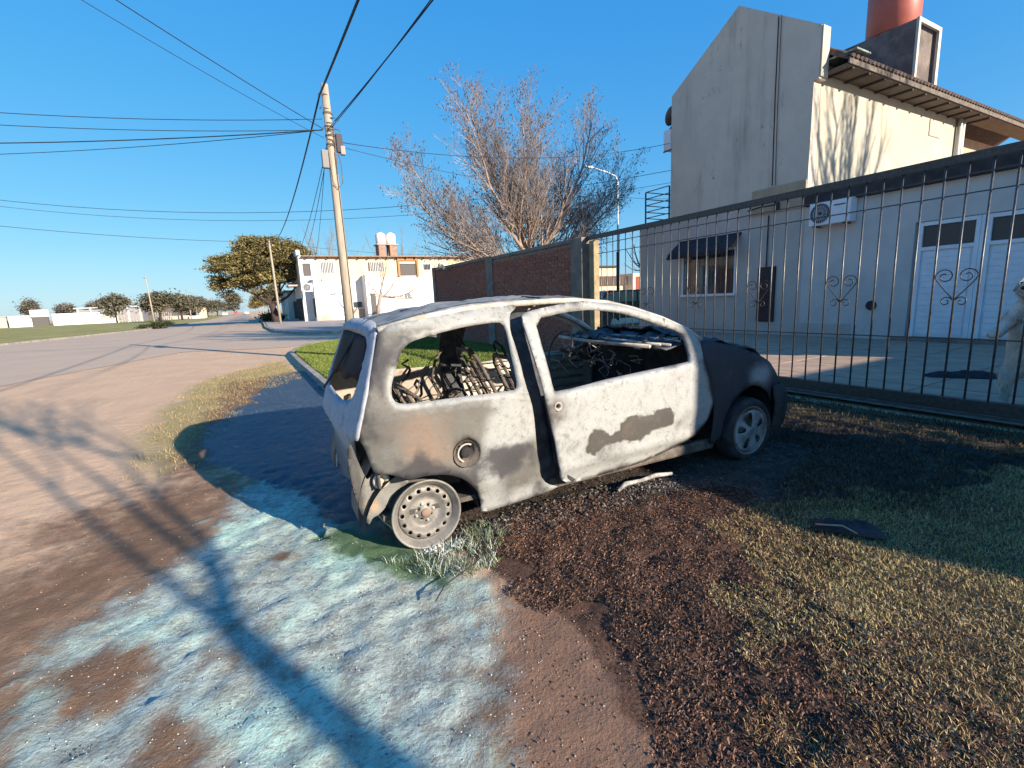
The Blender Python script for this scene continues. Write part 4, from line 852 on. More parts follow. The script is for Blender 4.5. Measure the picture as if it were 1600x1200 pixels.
for y0, y1 in ((.10, .34), (CW-.34, CW-.10)):
    mb = MB(); n = 22; prof = []
    for k in range(n+1):
        t = PI*k/n; prof.append((.03-.36*math.cos(t), .20+.44*math.sin(t)))
    vs = [(x, y, z) for y in (y0, y1) for x, z in prof]; mb.add(vs, [(k, k+1, n+2+k, n+1+k) for k in range(n)])
    ce = len(mb.v); yy = y1 if y0 < .5 else y0
    mb.add([(.03, yy, .2)]+[(x, yy, z) for x, z in prof], [(0, k+1, k+2) for k in range(n)])
    o = mb.build('wheelhouse', rustm, car, True)
    for q in (.72, .84, .95): MB().tube([(.03-.36*q*math.cos(PI*k/16), yy+(.012 if y0 < .5 else -.012), .20+.44*q*math.sin(PI*k/16)) for k in range(17)], .010, 6).build('pressed_ring', ashm, o, True)
# inner arch liner dark
for cx, cz, r_ in ((.03, .15, .335), (2.75, .24, .345)):
    mb = MB(); n = 20; pr = [(cx-r_*math.cos(PI*k/n), cz-.03+r_*math.sin(PI*k/n)) for k in range(n+1)]
    mb.add([(x, .07, z) for x, z in pr]+[(x, .37, z) for x, z in pr], [(k, k+1, n+2+k, n+1+k) for k in range(n)])
    if cx > 1: mb.add([(cx, .37, cz-.03)]+[(x, .37, z) for x, z in pr], [(0, k+1, k+2) for k in range(n)])
    mb.build('arch_liner', sootm, car, True)
# wheels
rimm = Mt('burnt_rim', .6, .35, .4); rn = rimm.noise(9, 6, .7)
rimm.col(rimm.mix(rimm.ramp(rn, .35, .7), (.25, .235, .215), (.15, .14, .13))).bump(rimm.noise(60, 4), .4, .003); rimm = rimm.m
def wheel(loc, side_, tyre=False, cap=False, sc_=1.0, tilt=0):
    w_ = empty('wheel', loc); w_.parent = car; w_.rotation_euler = (tilt, 0, rnd.uniform(-.03, .03)+(0 if side_ < 0 else PI)); w_.scale = (sc_, sc_, sc_)
    rim = MB()
    rim.lathe([(.155, .035), (.168, .030), (.172, .012), (.186, .004), (.189, -.004), (.200, -.012), (.204, -.006), (.203, .004), (.192, .012), (.188, .03), (.168, .055), (.166, .10), (.188, .125), (.192, .15), (.203, .158), (.205, .166)], ((0, 0, 0), (0, 1, 0)), 48)
    rim.lathe([(.200, .166), (.185, .150), (.160, .10), (.160, .055), (.155, .035)], ((0, 0, 0), (0, 1, 0)), 48)
    rim = rim.build('rim', rimm, w_, True)
    prof = [(0, .030), (.032, .030), (.045, .045), (.070, .050), (.085, .052), (.105, .036), (.125, .020), (.145, .022), (.158, .034)]
    hole = [[(.137*math.cos(2*PI*(k+.3)/15)+.0125*math.cos(q*PI/4), .137*math.sin(2*PI*(k+.3)/15)+.0125*math.sin(q*PI/4)) for q in range(8)] for k in range(15)]
    hole += [[(.043*math.cos(2*PI*(k+.5)/4+.25)+.008*math.cos(q*PI/3), .043*math.sin(2*PI*(k+.5)/4+.25)+.008*math.sin(q*PI/3)) for q in range(6)] for k in range(4)]
    circ = [(.159*math.cos(2*PI*k/40), .159*math.sin(2*PI*k/40)) for k in range(40)]
    panel('wheel_disc', circ, hole, lambda x, z, d: (x, np.interp(np.hypot(x, z), [p[0] for p in prof], [p[1] for p in prof]), z), .0105, rimm, rim, thick=.004, lip=.001, wr=0, smoothn=True)
    MB().lathe([(0, .014), (.020, .016), (.025, .020), (.027, .035)], ((0, 0, 0), (0, 1, 0)), 20).build('hub_cap', rustm, w_, True)
    for k in range(4):
        a = PI/2*k+.25; MB().lathe([(0, .030), (.007, .030), (.009, .05)], ((.052*math.cos(a), 0, .052*math.sin(a)), (0, 1, 0)), 8).build('wheel_bolt', ashm, w_, True)
    MB().lathe([(0, .075), (.12, .075), (.125, .12), (0, .13)], ((0, 0, 0), (0, 1, 0)), 24).build('brake_drum', sootm, w_, True)
    if tyre:
        MB().lathe([(.19, .0), (.215, -.018), (.245, -.014), (.262, .01), (.268, .05), (.268, .11), (.26, .15), (.235, .17), (.20, .165)], ((0, 0, 0), (0, 1, 0)), 40).build('tyre', sootm, w_, True)
    if cap:
        def wedge(a0, a1, r0=.055, r1=.150): return [(r0*math.cos(a0), r0*math.sin(a0)), (r1*math.cos(a0), r1*math.sin(a0)), (r1*math.cos((a0+a1)/2)*1.04, r1*math.sin((a0+a1)/2)*1.04), (r1*math.cos(a1), r1*math.sin(a1)), (r0*math.cos(a1), r0*math.sin(a1))]
        hl = [wedge(2*PI*k/5+.25, 2*PI*k/5+.25+(.42 if k != 1 else .85), .07 if k != 1 else .04) for k in range(5)]
        circ2 = [(.183*math.cos(2*PI*k/36), .183*math.sin(2*PI*k/36)*(.93 if math.sin(2*PI*k/36) > .8 else 1)) for k in range(36)]
        panel('hub_cover', circ2, hl, lambda x, z, d: (x, -.022+np.hypot(x, z)**2*.6, z), .014, simple('cover_grey', (.30, .30, .31), (.12, .12, .13), 10, .6, bump=.3), w_, thick=.004, lip=.001, wr=.002)
    return w_
wheel((.035, .045, .172), -1, tilt=-.03)
wheel((2.755, .03, .215), -1, tyre=True, cap=True, sc_=1.0)
wheel((.035, CW-.045, .172), 1)
wheel((2.755, CW-.03, .215), 1, tyre=True)
for o in [o for o in bpy.data.objects if o.parent is car and o.name.startswith('wheel') and o.type == 'EMPTY' and False]: pass
MB().tube([(.03, .2, .17), (.03, CW-.2, .17)], .04, 8).build('rear_axle', sootm, car, True)
# fallen things next to the car
tr = T(MB().tube([(2.10, 2.36, .02), (2.2, 2.40, .035), (2.34, 2.39, .03), (2.48, 2.385, .04), (2.62, 2.36, .03)], [.012, .018, .014, .018, .012], 6).build('trim_strip', simple('white_trim', (.40, .38, .35), (.16, .15, .14), 20, .7), None, True), 'bent pale metal trim strip lying on the ground below the car door', 'trim strip')
wr_ = T(MB().tube([(.60, 1.90, .015), (.68, 1.985, .02), (.78, 2.035, .018), (.88, 2.075, .022), (.95, 2.13, .015), (1.05, 2.14, .02)], .0035, 5).build('wire', sootm, None, True), 'thin black wire lying in the dirt near the bare rear rim', 'wire')
T(clods('powder_heap', np.concatenate([scatter([(.68,2.42),(.80,2.33),(.95,2.38),(1.08,2.42),(.95,2.45),(.8,2.45)], 500, .03)]), .004, .014, [(.6, .62, .58), (.75, .76, .72), (.45, .52, .47)], clodm), 'small white lumps of extinguisher powder piled against the foot of the rear rim', 'powder')
T(clods('sill_ash', scatter([(.95,2.44),(1.05,2.28),(1.5,2.22),(2.1,2.24),(2.7,2.28),(2.75,2.5),(1.0,2.6)], 9000, .06), .002, .016, [(.04,.035,.035), (.09,.08,.07), (.20,.185,.17), (.02,.02,.02), (.13,.10,.08)], clodm), 'grey and black ash crumbs heaped on the ground below the car sill', 'ash')
hp_ = heap('charred_debris', (2.80, 1.26, .0), .16, .07, .05, sootm, 9, 'flat black charred scrap lying in the shaded grass at the edge of the sunlight', 'scrap'); hp_.rotation_euler[2] = -.9
T(MB().tube([(2.66, 1.36, .03), (2.72, 1.25, .05), (2.75, 1.19, .02)], .005, 5).build('stick', simple('stick_grey', (.30, .25, .2), bump=0), None, True), 'thin grey stick leaning on the black charred scrap', 'stick')

# ------------------------------------------------------------------ trees
barkp = Mt('bark_pale', .9, 0, .1); barkp.col(barkp.mix(barkp.ramp(barkp.noise(5, 5, .7, barkp.stretch(1, 1, .3)), .35, .65), (.34, .26, .21), (.22, .17, .14))).bump(barkp.noise(30, 4), .6, .01); barkp = barkp.m
twigm = simple('twig_pinkish', (.34, .305, .30), (.25, .22, .215), 3, .9, bump=0)
podm = simple('dry_pods', (.07, .05, .045), (.12, .085, .07), 6, .9, bump=0)
def grow(mb, tw, tips, p, d, L, r, lvl, maxl, rg, up, spread, nchild, thin=.012):
    n = 6 if lvl < 2 else 4; pts = [Vector(p)]; d = Vector(d).normalized()
    for i in range(n):
        d = (d+Vector((rg.gauss(0, .07), rg.gauss(0, .07), rg.gauss(0, .05)+up/n))).normalized(); pts.append(pts[-1]+d*(L/n))
    rad = [r*(1-.62*i/n) for i in range(n+1)]
    (mb if r > thin else tw).tube(pts, rad, 6 if r > .03 else 3, cap=False)
    if lvl >= maxl: tips.append(pts[-1]); tips.append(pts[-2]); return
    for k in range(nchild[lvl]):
        t = .18+.8*(k+rg.random()*.7)/nchild[lvl]; i = min(n-1, int(t*n)); q = pts[i].lerp(pts[i+1], t*n-i)
        dd = (pts[i+1]-pts[i]).normalized(); side_ = dd.orthogonal().normalized(); side_.rotate(Matrix.Rotation(rg.uniform(0, 2*PI), 3, dd))
        nd = dd*math.cos(spread)+side_*math.sin(spread)
        grow(mb, tw, tips, q, nd, L*(1-.45*t)*rg.uniform(.38, .62), max(.004, rad[i]*rg.uniform(.42, .6)), lvl+1, maxl, rg, up*.9, spread, nchild, thin)
def bare_tree(label, base, trunk, limbs, maxl, nchild, seed, pods=0, spread=.55, up=.5, group=None, twr=.012, tm=None, bm=None):
    rg = random.Random(seed); t = T(empty('bare_tree', base), label, 'tree', group); B = Vector(base)
    mb = MB(); tw = MB(); tips = []
    mb.tube([Vector(p)-B for p, r in trunk], [r for p, r in trunk], 10)
    top = Vector(trunk[-1][0])-B
    for tgt, r in limbs:
        g_ = Vector(tgt)-B; st_ = top+Vector((rg.uniform(-.1, .1), rg.uniform(-.1, .1), -rg.uniform(0, .5))); v = g_-st_; L = v.length
        n = 9; pts = []
        for i in range(n+1):
            u = i/n; lift = -.14*L*math.sin(PI*u)*(1 if v.z < L*.9 else .4)
            pts.append(st_+v*u+Vector((0, 0, lift))+Vector((rg.gauss(0, .02), rg.gauss(0, .02), 0))*L*.4)
        rad = [r*(1-.8*i/n) for i in range(n+1)]; mb.tube(pts, rad, 7, cap=False)
        for k in range(nchild[0]):
            u = .12+.88*(k+rg.random())/nchild[0]; i = min(n-1, int(u*n)); q = pts[i].lerp(pts[i+1], u*n-i); dd = (pts[i+1]-pts[i]).normalized()
            s_ = dd.orthogonal().normalized(); s_.rotate(Matrix.Rotation(rg.uniform(0, 2*PI), 3, dd)); nd = dd*math.cos(spread)+s_*math.sin(spread)+Vector((0, 0, .25))
            grow(mb, tw, tips, q, nd, L*(1-.45*u)*rg.uniform(.30, .55), max(.005, rad[i]*.5), 1, maxl, rg, up, spread, nchild, twr)
    mb.build('trunk', bm or barkp, t, True)
    tw.build('twigs', tm or twigm, t)
    if pods:
        pb = MB()
        for p in tips:
            if rg.random() < pods:
                s_ = rg.uniform(.018, .04); a = rg.uniform(0, PI); q = p+Vector((rg.gauss(0, .02), rg.gauss(0, .02), -.02)); dx = Vector((math.cos(a), math.sin(a), 0))*s_*.6
                pb.add([q-dx, q+Vector((0, 0, s_)), q+dx, q-Vector((0, 0, s_))], [(0, 1, 2, 3)])
        stuff(pb.build('seed_pods', podm, t))
    return t
lim = [((4.55,14.6,4.9),.075), ((5.5,16.4,5.9),.07), ((6.7,14.2,7.0),.075), ((7.3,15.4,7.9),.09), ((8.5,14.0,7.3),.07), ((8.9,16.8,7.9),.07), ((10.0,15.2,7.4),.075), ((11.9,14.6,7.5),.09), ((12.5,16.2,7.3),.075), ((13.7,15.0,6.2),.07), ((13.6,15.9,4.9),.06), ((5.6,13.8,4.0),.06), ((6.2,15.4,3.9),.055), ((12.2,13.9,4.7),.06), ((10.9,16.9,6.6),.06), ((7.6,14.9,6.2),.055)]
bare_tree('tall bare tree with many pale upswept limbs and dark dry pods, behind the brick wall', (9.2, 15.1, 0), [((9.2,15.1,-.1),.28), ((9.15,15.1,1.4),.24), ((9.2,15.0,2.9),.22)], lim, 3, [22, 11, 5, 0], 5, pods=.45, up=.28, spread=.62)
bare_tree('small leafless street tree with a pale trunk and drooping branches before the white corner building', (11.1, 45.8, 0), [((11.1,45.8,-.1),.2), ((11.2,45.8,1.2),.17), ((11.6,45.8,2.6),.14)], [((12.6,45.8,6.2),.09), ((13.4,46,4.2),.09), ((16.5,46.2,4.0),.07), ((9.6,45.5,5.6),.06), ((10.1,45.4,3.0),.05), ((12.0,46.5,7.2),.05), ((15.4,45,3.3),.04), ((18.3,46,4.0),.05)], 2, [7, 4, 0, 0], 8, up=-.25, spread=.6)
bare_tree('leafless twiggy tree standing behind the white corner building, seen over its roof', (9.5, 64, 0), [((9.5,64,0),.25), ((9.6,64,3),.22)], [((6.5,64,9.4),.1), ((8.3,65,10.8),.1), ((10.5,63,10.2),.1), ((12.5,64,9.6),.1), ((14.8,65,9.0),.1), ((7.6,62,9.8),.08), ((11.4,66,10.8),.08)], 2, [14, 7, 0, 0], 12, up=.4, spread=.45, group='leafless trees behind the corner building')
bare_tree('leafless tree behind the corner building, beside its rooftop tanks', (18.5, 64, 0), [((18.5,64,0),.25), ((18.6,64,3),.22)], [((15.2,64,9.4),.1), ((17.2,65,9.8),.1), ((19.5,63,10.4),.1), ((21.5,64,9.2),.1), ((23.4,65,8.3),.1)], 2, [13, 7, 0, 0], 14, up=.4, spread=.45, group='leafless trees behind the corner building')
bare_tree('pruned bare tree seen through the first gate bars, with thick stubby branches', (22.1, 22, 0), [((22.1,22,0),.14), ((22.0,22,1.8),.12), ((21.8,22,2.9),.11)], [((20.6,22,4.9),.07), ((20.0,21.8,4.1),.06), ((21.6,22,5.0),.06), ((20.1,22,3.2),.04), ((22.6,22.3,4.9),.05)], 1, [3, 0, 0, 0], 3, up=.2)
# trees behind the camera whose shadows fall into the view
sv = Vector((-.398, .917, 0)); uv = Vector((.917, .398, 0))
DB = 5.5
def sp(u, s_, z): p = uv*u+sv*(s_-DB); return Vector((p.x, p.y, z+(DB*TAN if z > .2 else 0)))
ft = T(empty('bare_tree', tuple(sp(.74, -1.75, 0))), 'slim forked leafless tree behind the viewpoint, whose shadow crosses the powder', 'tree')
mb = MB(); B = sp(.74, -1.75, 0)
for pts, rr in (([(.76,-1.75,-.1),(.73,-1.75,.5),(.69,-1.75,.98),(.70,-1.75,1.36)], [.10,.09,.08,.07]),
                ([(.70,-1.75,1.30),(.65,-1.72,1.76),(.61,-1.7,2.47),(.54,-1.7,3.24),(.40,-1.7,4.3)], [.036,.026,.022,.018,.010]),
                ([(.70,-1.75,1.36),(.80,-1.76,1.48),(.95,-1.8,1.67),(1.04,-1.8,2.14),(1.15,-1.8,2.58),(1.10,-1.8,3.3)], [.055,.045,.034,.025,.018,.008]),
                ([(.86,-1.76,1.55),(.86,-1.7,1.9),(.90,-1.7,2.4),(.88,-1.7,3.1)], [.035,.03,.024,.01]),
                ([(1.04,-1.8,2.10),(1.25,-1.8,2.3),(1.5,-1.8,2.7)], [.018,.014,.005]),
                ([(.61,-1.7,2.4),(.75,-1.7,2.7),(.80,-1.7,3.3),(.9,-1.7,4.0)], [.016,.014,.012,.005]),
                ([(.54,-1.7,3.2),(.35,-1.7,3.4),(.2,-1.7,3.9)], [.014,.010,.005])):
    mb.tube([sp(*p)-B for p in pts], rr, 8)
mb.build('trunk', barkp, ft, True)
tw = MB(); rg = random.Random(4); tips = []
for (u, z) in ((.54,3.3),(1.12,3.0),(.88,3.0),(.4,4.1),(.8,3.4),(1.3,2.5),(.25,3.8)):
    for k in range(7): grow(tw, tw, tips, sp(u, -1.75, z)-B, (rg.gauss(0, .45), rg.gauss(0, .45), 1), 1.7, .012, 2, 3, rg, .5, .4, [0, 0, 3, 0])
tw.build('twigs', twigm, ft)
bare_tree('leafless tree in the neighbouring plot, casting branch shadows on the cream side wall', (20.3, -3.6, 0), [((20.3,-3.6,0),.22), ((20.3,-3.6,2.6),.19), ((20.3,-3.6,5.2),.16)], [((19.2,-3.6,11.6),.11), ((18.6,-3.8,10.6),.10), ((20.4,-3.4,12.2),.12), ((21.5,-3.5,11.2),.10), ((22.2,-3.8,10.0),.09), ((20.0,-4.0,10.4),.09), ((20.9,-3.2,9.6),.08), ((18.2,-3.2,9.2),.08)], 2, [16, 8, 0, 0], 21, up=.6, spread=.35, twr=.02)

# leafy trees
leafm = tintmat('leaf_clumps', .8, .15)
darkbark = simple('bark_dark', (.07, .05, .045), (.04, .03, .03), 6, .9)
def leafy(name, label, base, blobs, trunkpts, nclump, nleaf, ls, cols, seed, group=None, limbs=()):
    rg = np.random.RandomState(seed); t = T(empty(name, base), label, 'tree', group); C = []
    w_ = np.array([b[3]*b[4]*b[5] for b in blobs])**.67; w_ /= w_.sum()
    for k in range(nclump):
        cx, cy, cz, rx, ry, rz_ = blobs[rg.choice(len(blobs), p=w_)]
        v = rg.normal(size=3); v /= np.linalg.norm(v); v[2] = abs(v[2])*(1 if rg.rand() < .78 else -1); r = rg.uniform(.72, 1.05); C.append((cx+v[0]*rx*r, cy+v[1]*ry*r, cz+v[2]*rz_*r))
    C = np.array(C); cs = ls*rg.uniform(2.2, 4.6, nclump)
    P_ = np.repeat(C, nleaf, 0)+rg.normal(size=(nclump*nleaf, 3))*np.repeat(cs, nleaf)[:, None]*np.array([.75, .75, .34])
    n = len(P_); a = rg.uniform(0, 2*PI, n); b = rg.uniform(-.9, .9, n); s_ = ls*rg.uniform(.5, 1.1, n)
    u = np.stack([np.cos(a)*np.cos(b), np.sin(a)*np.cos(b), np.sin(b)], 1); v = np.stack([-np.sin(a), np.cos(a), 0*a], 1)+rg.normal(size=(n, 3))*.4
    V = np.stack([P_-u*s_[:, None], P_-v*s_[:, None]*.6, P_+u*s_[:, None], P_+v*s_[:, None]*.6], 1).reshape(-1, 3)
    c = np.array(cols)[rg.randint(0, len(cols), nclump)]; c = np.repeat(c, nleaf, 0)*rg.uniform(.7, 1.3, n)[:, None]
    F = np.arange(n*4).reshape(-1, 4); fast('crown', V, F, leafm, t, np.repeat(c, 4, 0))
    mb = MB()
    for pts, r0, r1 in trunkpts: mb.tube(pts, [r0+(r1-r0)*i/(len(pts)-1) for i in range(len(pts))], 8)
    mb.build('trunk', darkbark, t, True); return t
blb = [(0,0,5.9,3.4,3.2,1.9), (-2.6,-.5,5.3,2.9,2.6,1.6), (2.1,0,5.9,2.8,2.6,1.7), (-.4,.3,7.3,2.4,2.4,1.5), (-3.4,.3,3.7,1.9,1.8,.9), (-1.2,-1,4.2,2.2,1.8,1.1), (1.7,.4,7.0,1.9,2,1.2), (3.0,0,4.6,1.7,2,1.2)]
leafy('evergreen_tree', 'broad olive brown evergreen tree leaning over the pavement left of the white corner building', (2.9, 56, .1), blb,
    [([(0,0,-.2),(-.05,0,1.0),(-.2,0,1.9)], .38, .3), ([(-.2,0,1.8),(-1.4,-.2,2.8),(-3.2,-.3,3.8)], .2, .07), ([(-.2,0,1.8),(-.9,0,3.4),(-1.4,0,5.5)], .2, .07), ([(-.2,0,1.8),(.6,0,3.2),(1.2,0,5.5)], .2, .07), ([(-.1,0,1.7),(1.4,-.2,2.6),(2.6,-.3,3.9)], .17, .06), ([(-1,-.1,2.5),(-2.2,.3,4.4)], .1, .04), ([(.3,0,2.6),(2.0,.2,5.0)], .1, .04)],
    620, 110, .13, [(.17,.14,.06), (.25,.205,.085), (.20,.17,.07), (.30,.25,.11), (.12,.105,.05)], 4)
gcol = [(.11,.105,.075), (.15,.135,.095), (.13,.12,.085), (.18,.16,.115)]
def ftree(X, Y, h, rx, seed, label, group, cols=gcol, tr=.25, lo=.3):
    h *= .88; rx *= .8
    leafy('dense_tree', label, (X, Y, 0), [(0,0,h*(lo+1)/2,rx,rx,h*(1-lo)/2), (rx*.4,0,h*.6,rx*.7,rx*.7,h*.25), (-rx*.5,0,h*.55,rx*.6,rx*.7,h*.25)], [([(0,0,-.2),(0,0,h*.6)], tr, tr*.5)], int(60+rx*16), 45, .05*h**.6*1.6+.05, cols, seed, group)
gr = 'distant trees along the left side of the road'
ftree(-27.3, 150, 7.6, 3.0, 31, 'round dark tree standing at the end of the long white wall', gr)
for k, (X, Y, h, rx, lb) in enumerate([(-14.6,118,6.9,2.6,'nearest tall ragged tree of the row behind the thin poles, left of the road'), (-12.6,135,6.6,2.9,'second tree of the row on the left side of the road'), (-11.8,160,7.0,3.2,'third tree of the row on the left side of the road'), (-10.5,190,6.4,3.0,'fourth tree of the row on the left side of the road'), (-9.5,235,7.2,3.5,'small tree near the far end of the row left of the road'), (-8,300,7.5,4,'farthest tree of the row left of the road')]): ftree(X, Y, h, rx, 40+k, lb, gr)
gr2 = 'hazy trees beyond the white wall'
for k, (X, h, rx, lb) in enumerate([(-58,6.6,2.6,'leftmost hazy tree beyond the white wall'), (-45.5,7.6,1.2,'thin taller tree beyond the white wall left of its middle'), (-39,6.2,2.0,'hazy tree above the middle of the white wall'), (-33.5,6.2,2.2,'hazy tree beyond the right part of the white wall')]): ftree(X*1.15, 185, h*1.05, rx, 60+k, lb, gr2, [(.15,.13,.11), (.19,.17,.14)], .2, .3)
gr3 = 'small street trees along the far right pavement'
for k, Y in enumerate([74, 84, 96, 110, 128, 150, 180, 220]):
    t = leafy('street_tree', ('nearest' if k == 0 else ('farthest' if k == 7 else ['second','third','fourth','fifth','sixth','seventh'][k-1]))+' small tree with whitewashed trunk along the far pavement', (3.3+.002*Y, Y, .1), [(0,0,3.1,1.5,1.5,1.0)], [([(0,0,0),(0,0,2.4)], .11, .08)], 50, 40, .16, [(.20,.16,.06), (.14,.11,.05), (.26,.20,.09)], 80+k, gr3)
    for o in t.children:
        if o.name.startswith('trunk'): o.data.materials[0] = curbm
leafy('dense_tree', 'lone dark conifer at the end of the road', (-4.2, 300, 0), [(0,0,6.5,2.6,2.6,4.5)], [([(0,0,0),(0,0,6)], .3, .1)], 90, 40, .5, gcol, 95)
leafy('dense_tree', 'low dark hedge shrub under the big evergreen, beside the kerb', (2.9, 62, .1), [(0,0,.4,1.0,2.6,.5)], [([(0,0,0),(0,0,.4)], .05, .03)], 60, 50, .12, [(.05,.06,.025), (.08,.08,.03)], 96)
leafy('shrub', 'small dark shrub growing at the edge of the grass field', (-7.6, 61, 0), [(0,0,.35,.9,.7,.4), (-1.3,0,.2,.7,.5,.2)], [([(0,0,0),(0,0,.3)], .04, .03)], 50, 50, .08, [(.04,.05,.025), (.06,.07,.03)], 97)

# ------------------------------------------------------------------ poles and cables
polem = Mt('pole_timber', .85, 0, .2); polem.col(polem.mix(polem.ramp(polem.noise(3, 5, .7, polem.stretch(6, 6, .5)), .35, .65), (.40, .345, .275), (.29, .245, .195))).bump(polem.noise(14, 4, .7, polem.stretch(4, 4, .3)), .5, .01); polem = polem.m
pp = T(empty('utility_pole', (2.34, 12.64, 0)), 'nearest tall pale utility pole rising behind the burnt car with cables and grey boxes', 'utility pole', 'utility poles')
MB().tube([(0, 0, -.3), (-.01, 0, 3), (-.03, 0, 6.5)], [.13, .11, .085], 10).build('pole', polem, pp, True)
MB().box(-.27, -.12, -.12, 0, 4.62, 5.03).build('grey_box', simple('box_grey', (.22, .21, .21), bump=0), pp, bevel=.02)
MB().box(.09, .24, -.12, 0, 5.0, 5.42).build('dark_box', simple('box_dark', (.07, .06, .07), bump=0), pp, bevel=.02)
MB().box(.17, .28, -.14, -.02, 4.95, 5.15).build('splice_box', simple('box_pink', (.40, .28, .26), bump=0), pp, bevel=.02)
for z, sx in ((6.25, -1), (5.95, -1), (5.75, 1), (5.5, -1), (5.5, 1)):
    MB().tube([(0, -.08, z), (sx*.16, -.09, z+.02), (sx*.2, -.09, z-.03)], .014, 5).build('bracket', darkst, pp, True)
for z in (5.15, 5.35, 5.55, 5.85): MB().lathe([(.108, 0), (.110, .02), (.108, .04)], ((-.02, 0, z), (0, 0, 1)), 14).build('strap', darkst, pp)
mb = MB(); mb.tube([(.05, -.1, 4.5), (.06, -.11, 5.6)], .012, 5); mb.tube([(.09, -.1, .2), (.07, -.1, 2.5), (.03, -.1, 5)], .010, 5)
mb.tube([(-.1, -.12, 4.7), (-.08, -.13, 4.3), (.02, -.14, 4.15), (.14, -.13, 4.3), (.15, -.12, 4.7), (.1, -.1, 5.0)], .010, 5)
for k in range(7): z = 5.1+k*.09; mb.tube([(-.1, -.09, z), (0, -.12, z+rnd.uniform(-.1, .1)), (.1, -.08, z+rnd.uniform(-.1, .1))], .009, 4)
mb.build('loose_cables', darkst, pp)
def spole(loc, h, lean, label, r=.12):
    t = T(empty('utility_pole', loc), label, 'utility pole', 'utility poles'); MB().tube([(0, 0, -.2), (lean*.5, 0, h/2), (lean, 0, h)], [r, r*.8, r*.65], 8).build('pole', polem, t, True)
    MB().box(lean-.25, lean+.1, -.06, .06, h-.35, h-.22).build('insulator', darkst, t); return t
spole((2.95, 49.9, .1), 7.5, -.1, 'weathered utility pole on the pavement corner in front of the broad evergreen')
spole((-11.95, 90, 0), 7.2, -.15, 'thin leaning pole standing alone in the grass field')
spole((-12.0, 150, 0), 7.1, -.1, 'distant pole before the tree row left of the road', .16)
spole((-11.2, 158, 0), 4.2, 0, 'short distant pole beside a taller one before the tree row', .2)
spole((-9.6, 205, 0), 7, 0, 'far thin pole in the tree row near the end of the road', .17)
spole((2.2, -22, 0), 6.6, 0, 'utility pole farther back along the verge, behind the viewpoint')
cabm = simple('cable_black', (.022, .024, .035), rough=.6, bump=0)
def cable(a, b, sag, r, label, n=28):
    a, b = Vector(a), Vector(b); pts = [a.lerp(b, i/n)-Vector((0, 0, sag*4*(i/n)*(1-i/n))) for i in range(n+1)]
    o = MB().tube(pts, r, 5).build('cable', cabm, None, True); T(o, label, 'cable', 'overhead cables'); return o
cable((2.16,12.55,6.2), (2.85,49.9,7.45), 1.0, .022, 'thick sagging cable from the near pole to the corner pole')
cable((2.16,12.55,6.2), (2.0,-22,6.5), .55, .024, 'thick cable running overhead from the near pole towards the viewer')
cable((2.45,12.6,5.7), (4.6,-6,7.1), .35, .012, 'right cable of the pair rising from the near pole over the viewer')
cable((2.42,12.6,5.62), (4.1,-6,7.0), .45, .008, 'thinner left cable of the pair rising over the viewer')
cable((2.18,12.6,5.5), (-8.5,2.6,7.6), .25, .008, 'thin cable crossing the upper left sky down to the pole')
cable((2.18,12.6,5.3), (-8.3,2.4,7.3), .40, .005, 'faint cable just below the one crossing the upper left sky')
def far(p, L, k): p, L = Vector(p), Vector(L); return tuple(p+(L-p)*k)
pA = (2.18,12.6,5.72); pB = (2.16,12.6,5.48)
cable(pA, far(pA, (-4.5,15.5,6.6), 3), .75, .008, 'topmost of the cables leaving the near pole to the left')
cable(pB, far(pB, (-4.3,15.6,6.25), 3), .6, .008, 'second of the cables leaving the near pole to the left')
cable(pB, far(pB, (-4.5,16.6,6.0), 3), .45, .013, 'thickest of the cables leaving the near pole to the left')
cable(pB, far(pB, (-4.69,17.1,6.0), 3), .6, .008, 'lowest of the four cables leaving the near pole to the left')
cable((-17.5,33,8.6), (13.9,12.5,5.6), 1.9, .009, 'upper of two long cables passing behind the near pole to the gabled house')
cable((-17.9,33.5,8.55), (13.9,12.6,5.2), 1.9, .007, 'lower of two long cables passing behind the near pole to the gabled house')
cable((-28.4,36.1,9.0), (2.85,49.9,7.5), .9, .016, 'long dark cable over the left horizon to the corner pole')
cable((2.85,49.9,7.5), (30,62,8.0), .6, .014, 'cable running over the roof of the white corner building')
cable((2.3,12.7,5.3), (5.3,51.6,6.6), 1.1, .010, 'first of three drooping service drops towards the corner building')
cable((2.25,12.7,5.2), (4.2,51.6,6.2), 1.2, .010, 'second of three drooping service drops towards the corner building')
cable((2.2,12.7,5.1), (6.3,51.6,6.5), 1.4, .008, 'third and lowest of the drooping service drops towards the corner building')
cable((2.5,12.6,5.25), (13.9,12.45,6.5), .45, .008, 'thin cable from the near pole towards the gabled house')
cable((2.5,12.6,5.15), (15.4,13.5,4.9), .35, .006, 'faint cable from the near pole to the balcony rail')
# street lamp
sl_ = T(empty('street_lamp', (17.85, 20, 0)), 'tall thin street lamp with a curved arm behind the brick wall and bare tree', 'street lamp')
MB().tube([(0, 0, 0), (0, 0, 3.6)], [.09, .08], 8).build('lower_pole', simple('pole_brown', (.07, .04, .035), bump=0), sl_, True)
MB().tube([(0, 0, 3.58), (0, 0, 7.2), (-.15, 0, 7.42), (-.8, 0, 7.58), (-1.75, 0, 7.72)], [.05, .045, .04, .035, .03], 8).build('upper_pole', whitep, sl_, True)
MB().box(-2.15, -1.7, -.09, .09, 7.66, 7.76).build('lamp_head', whitep, sl_, bevel=.02)

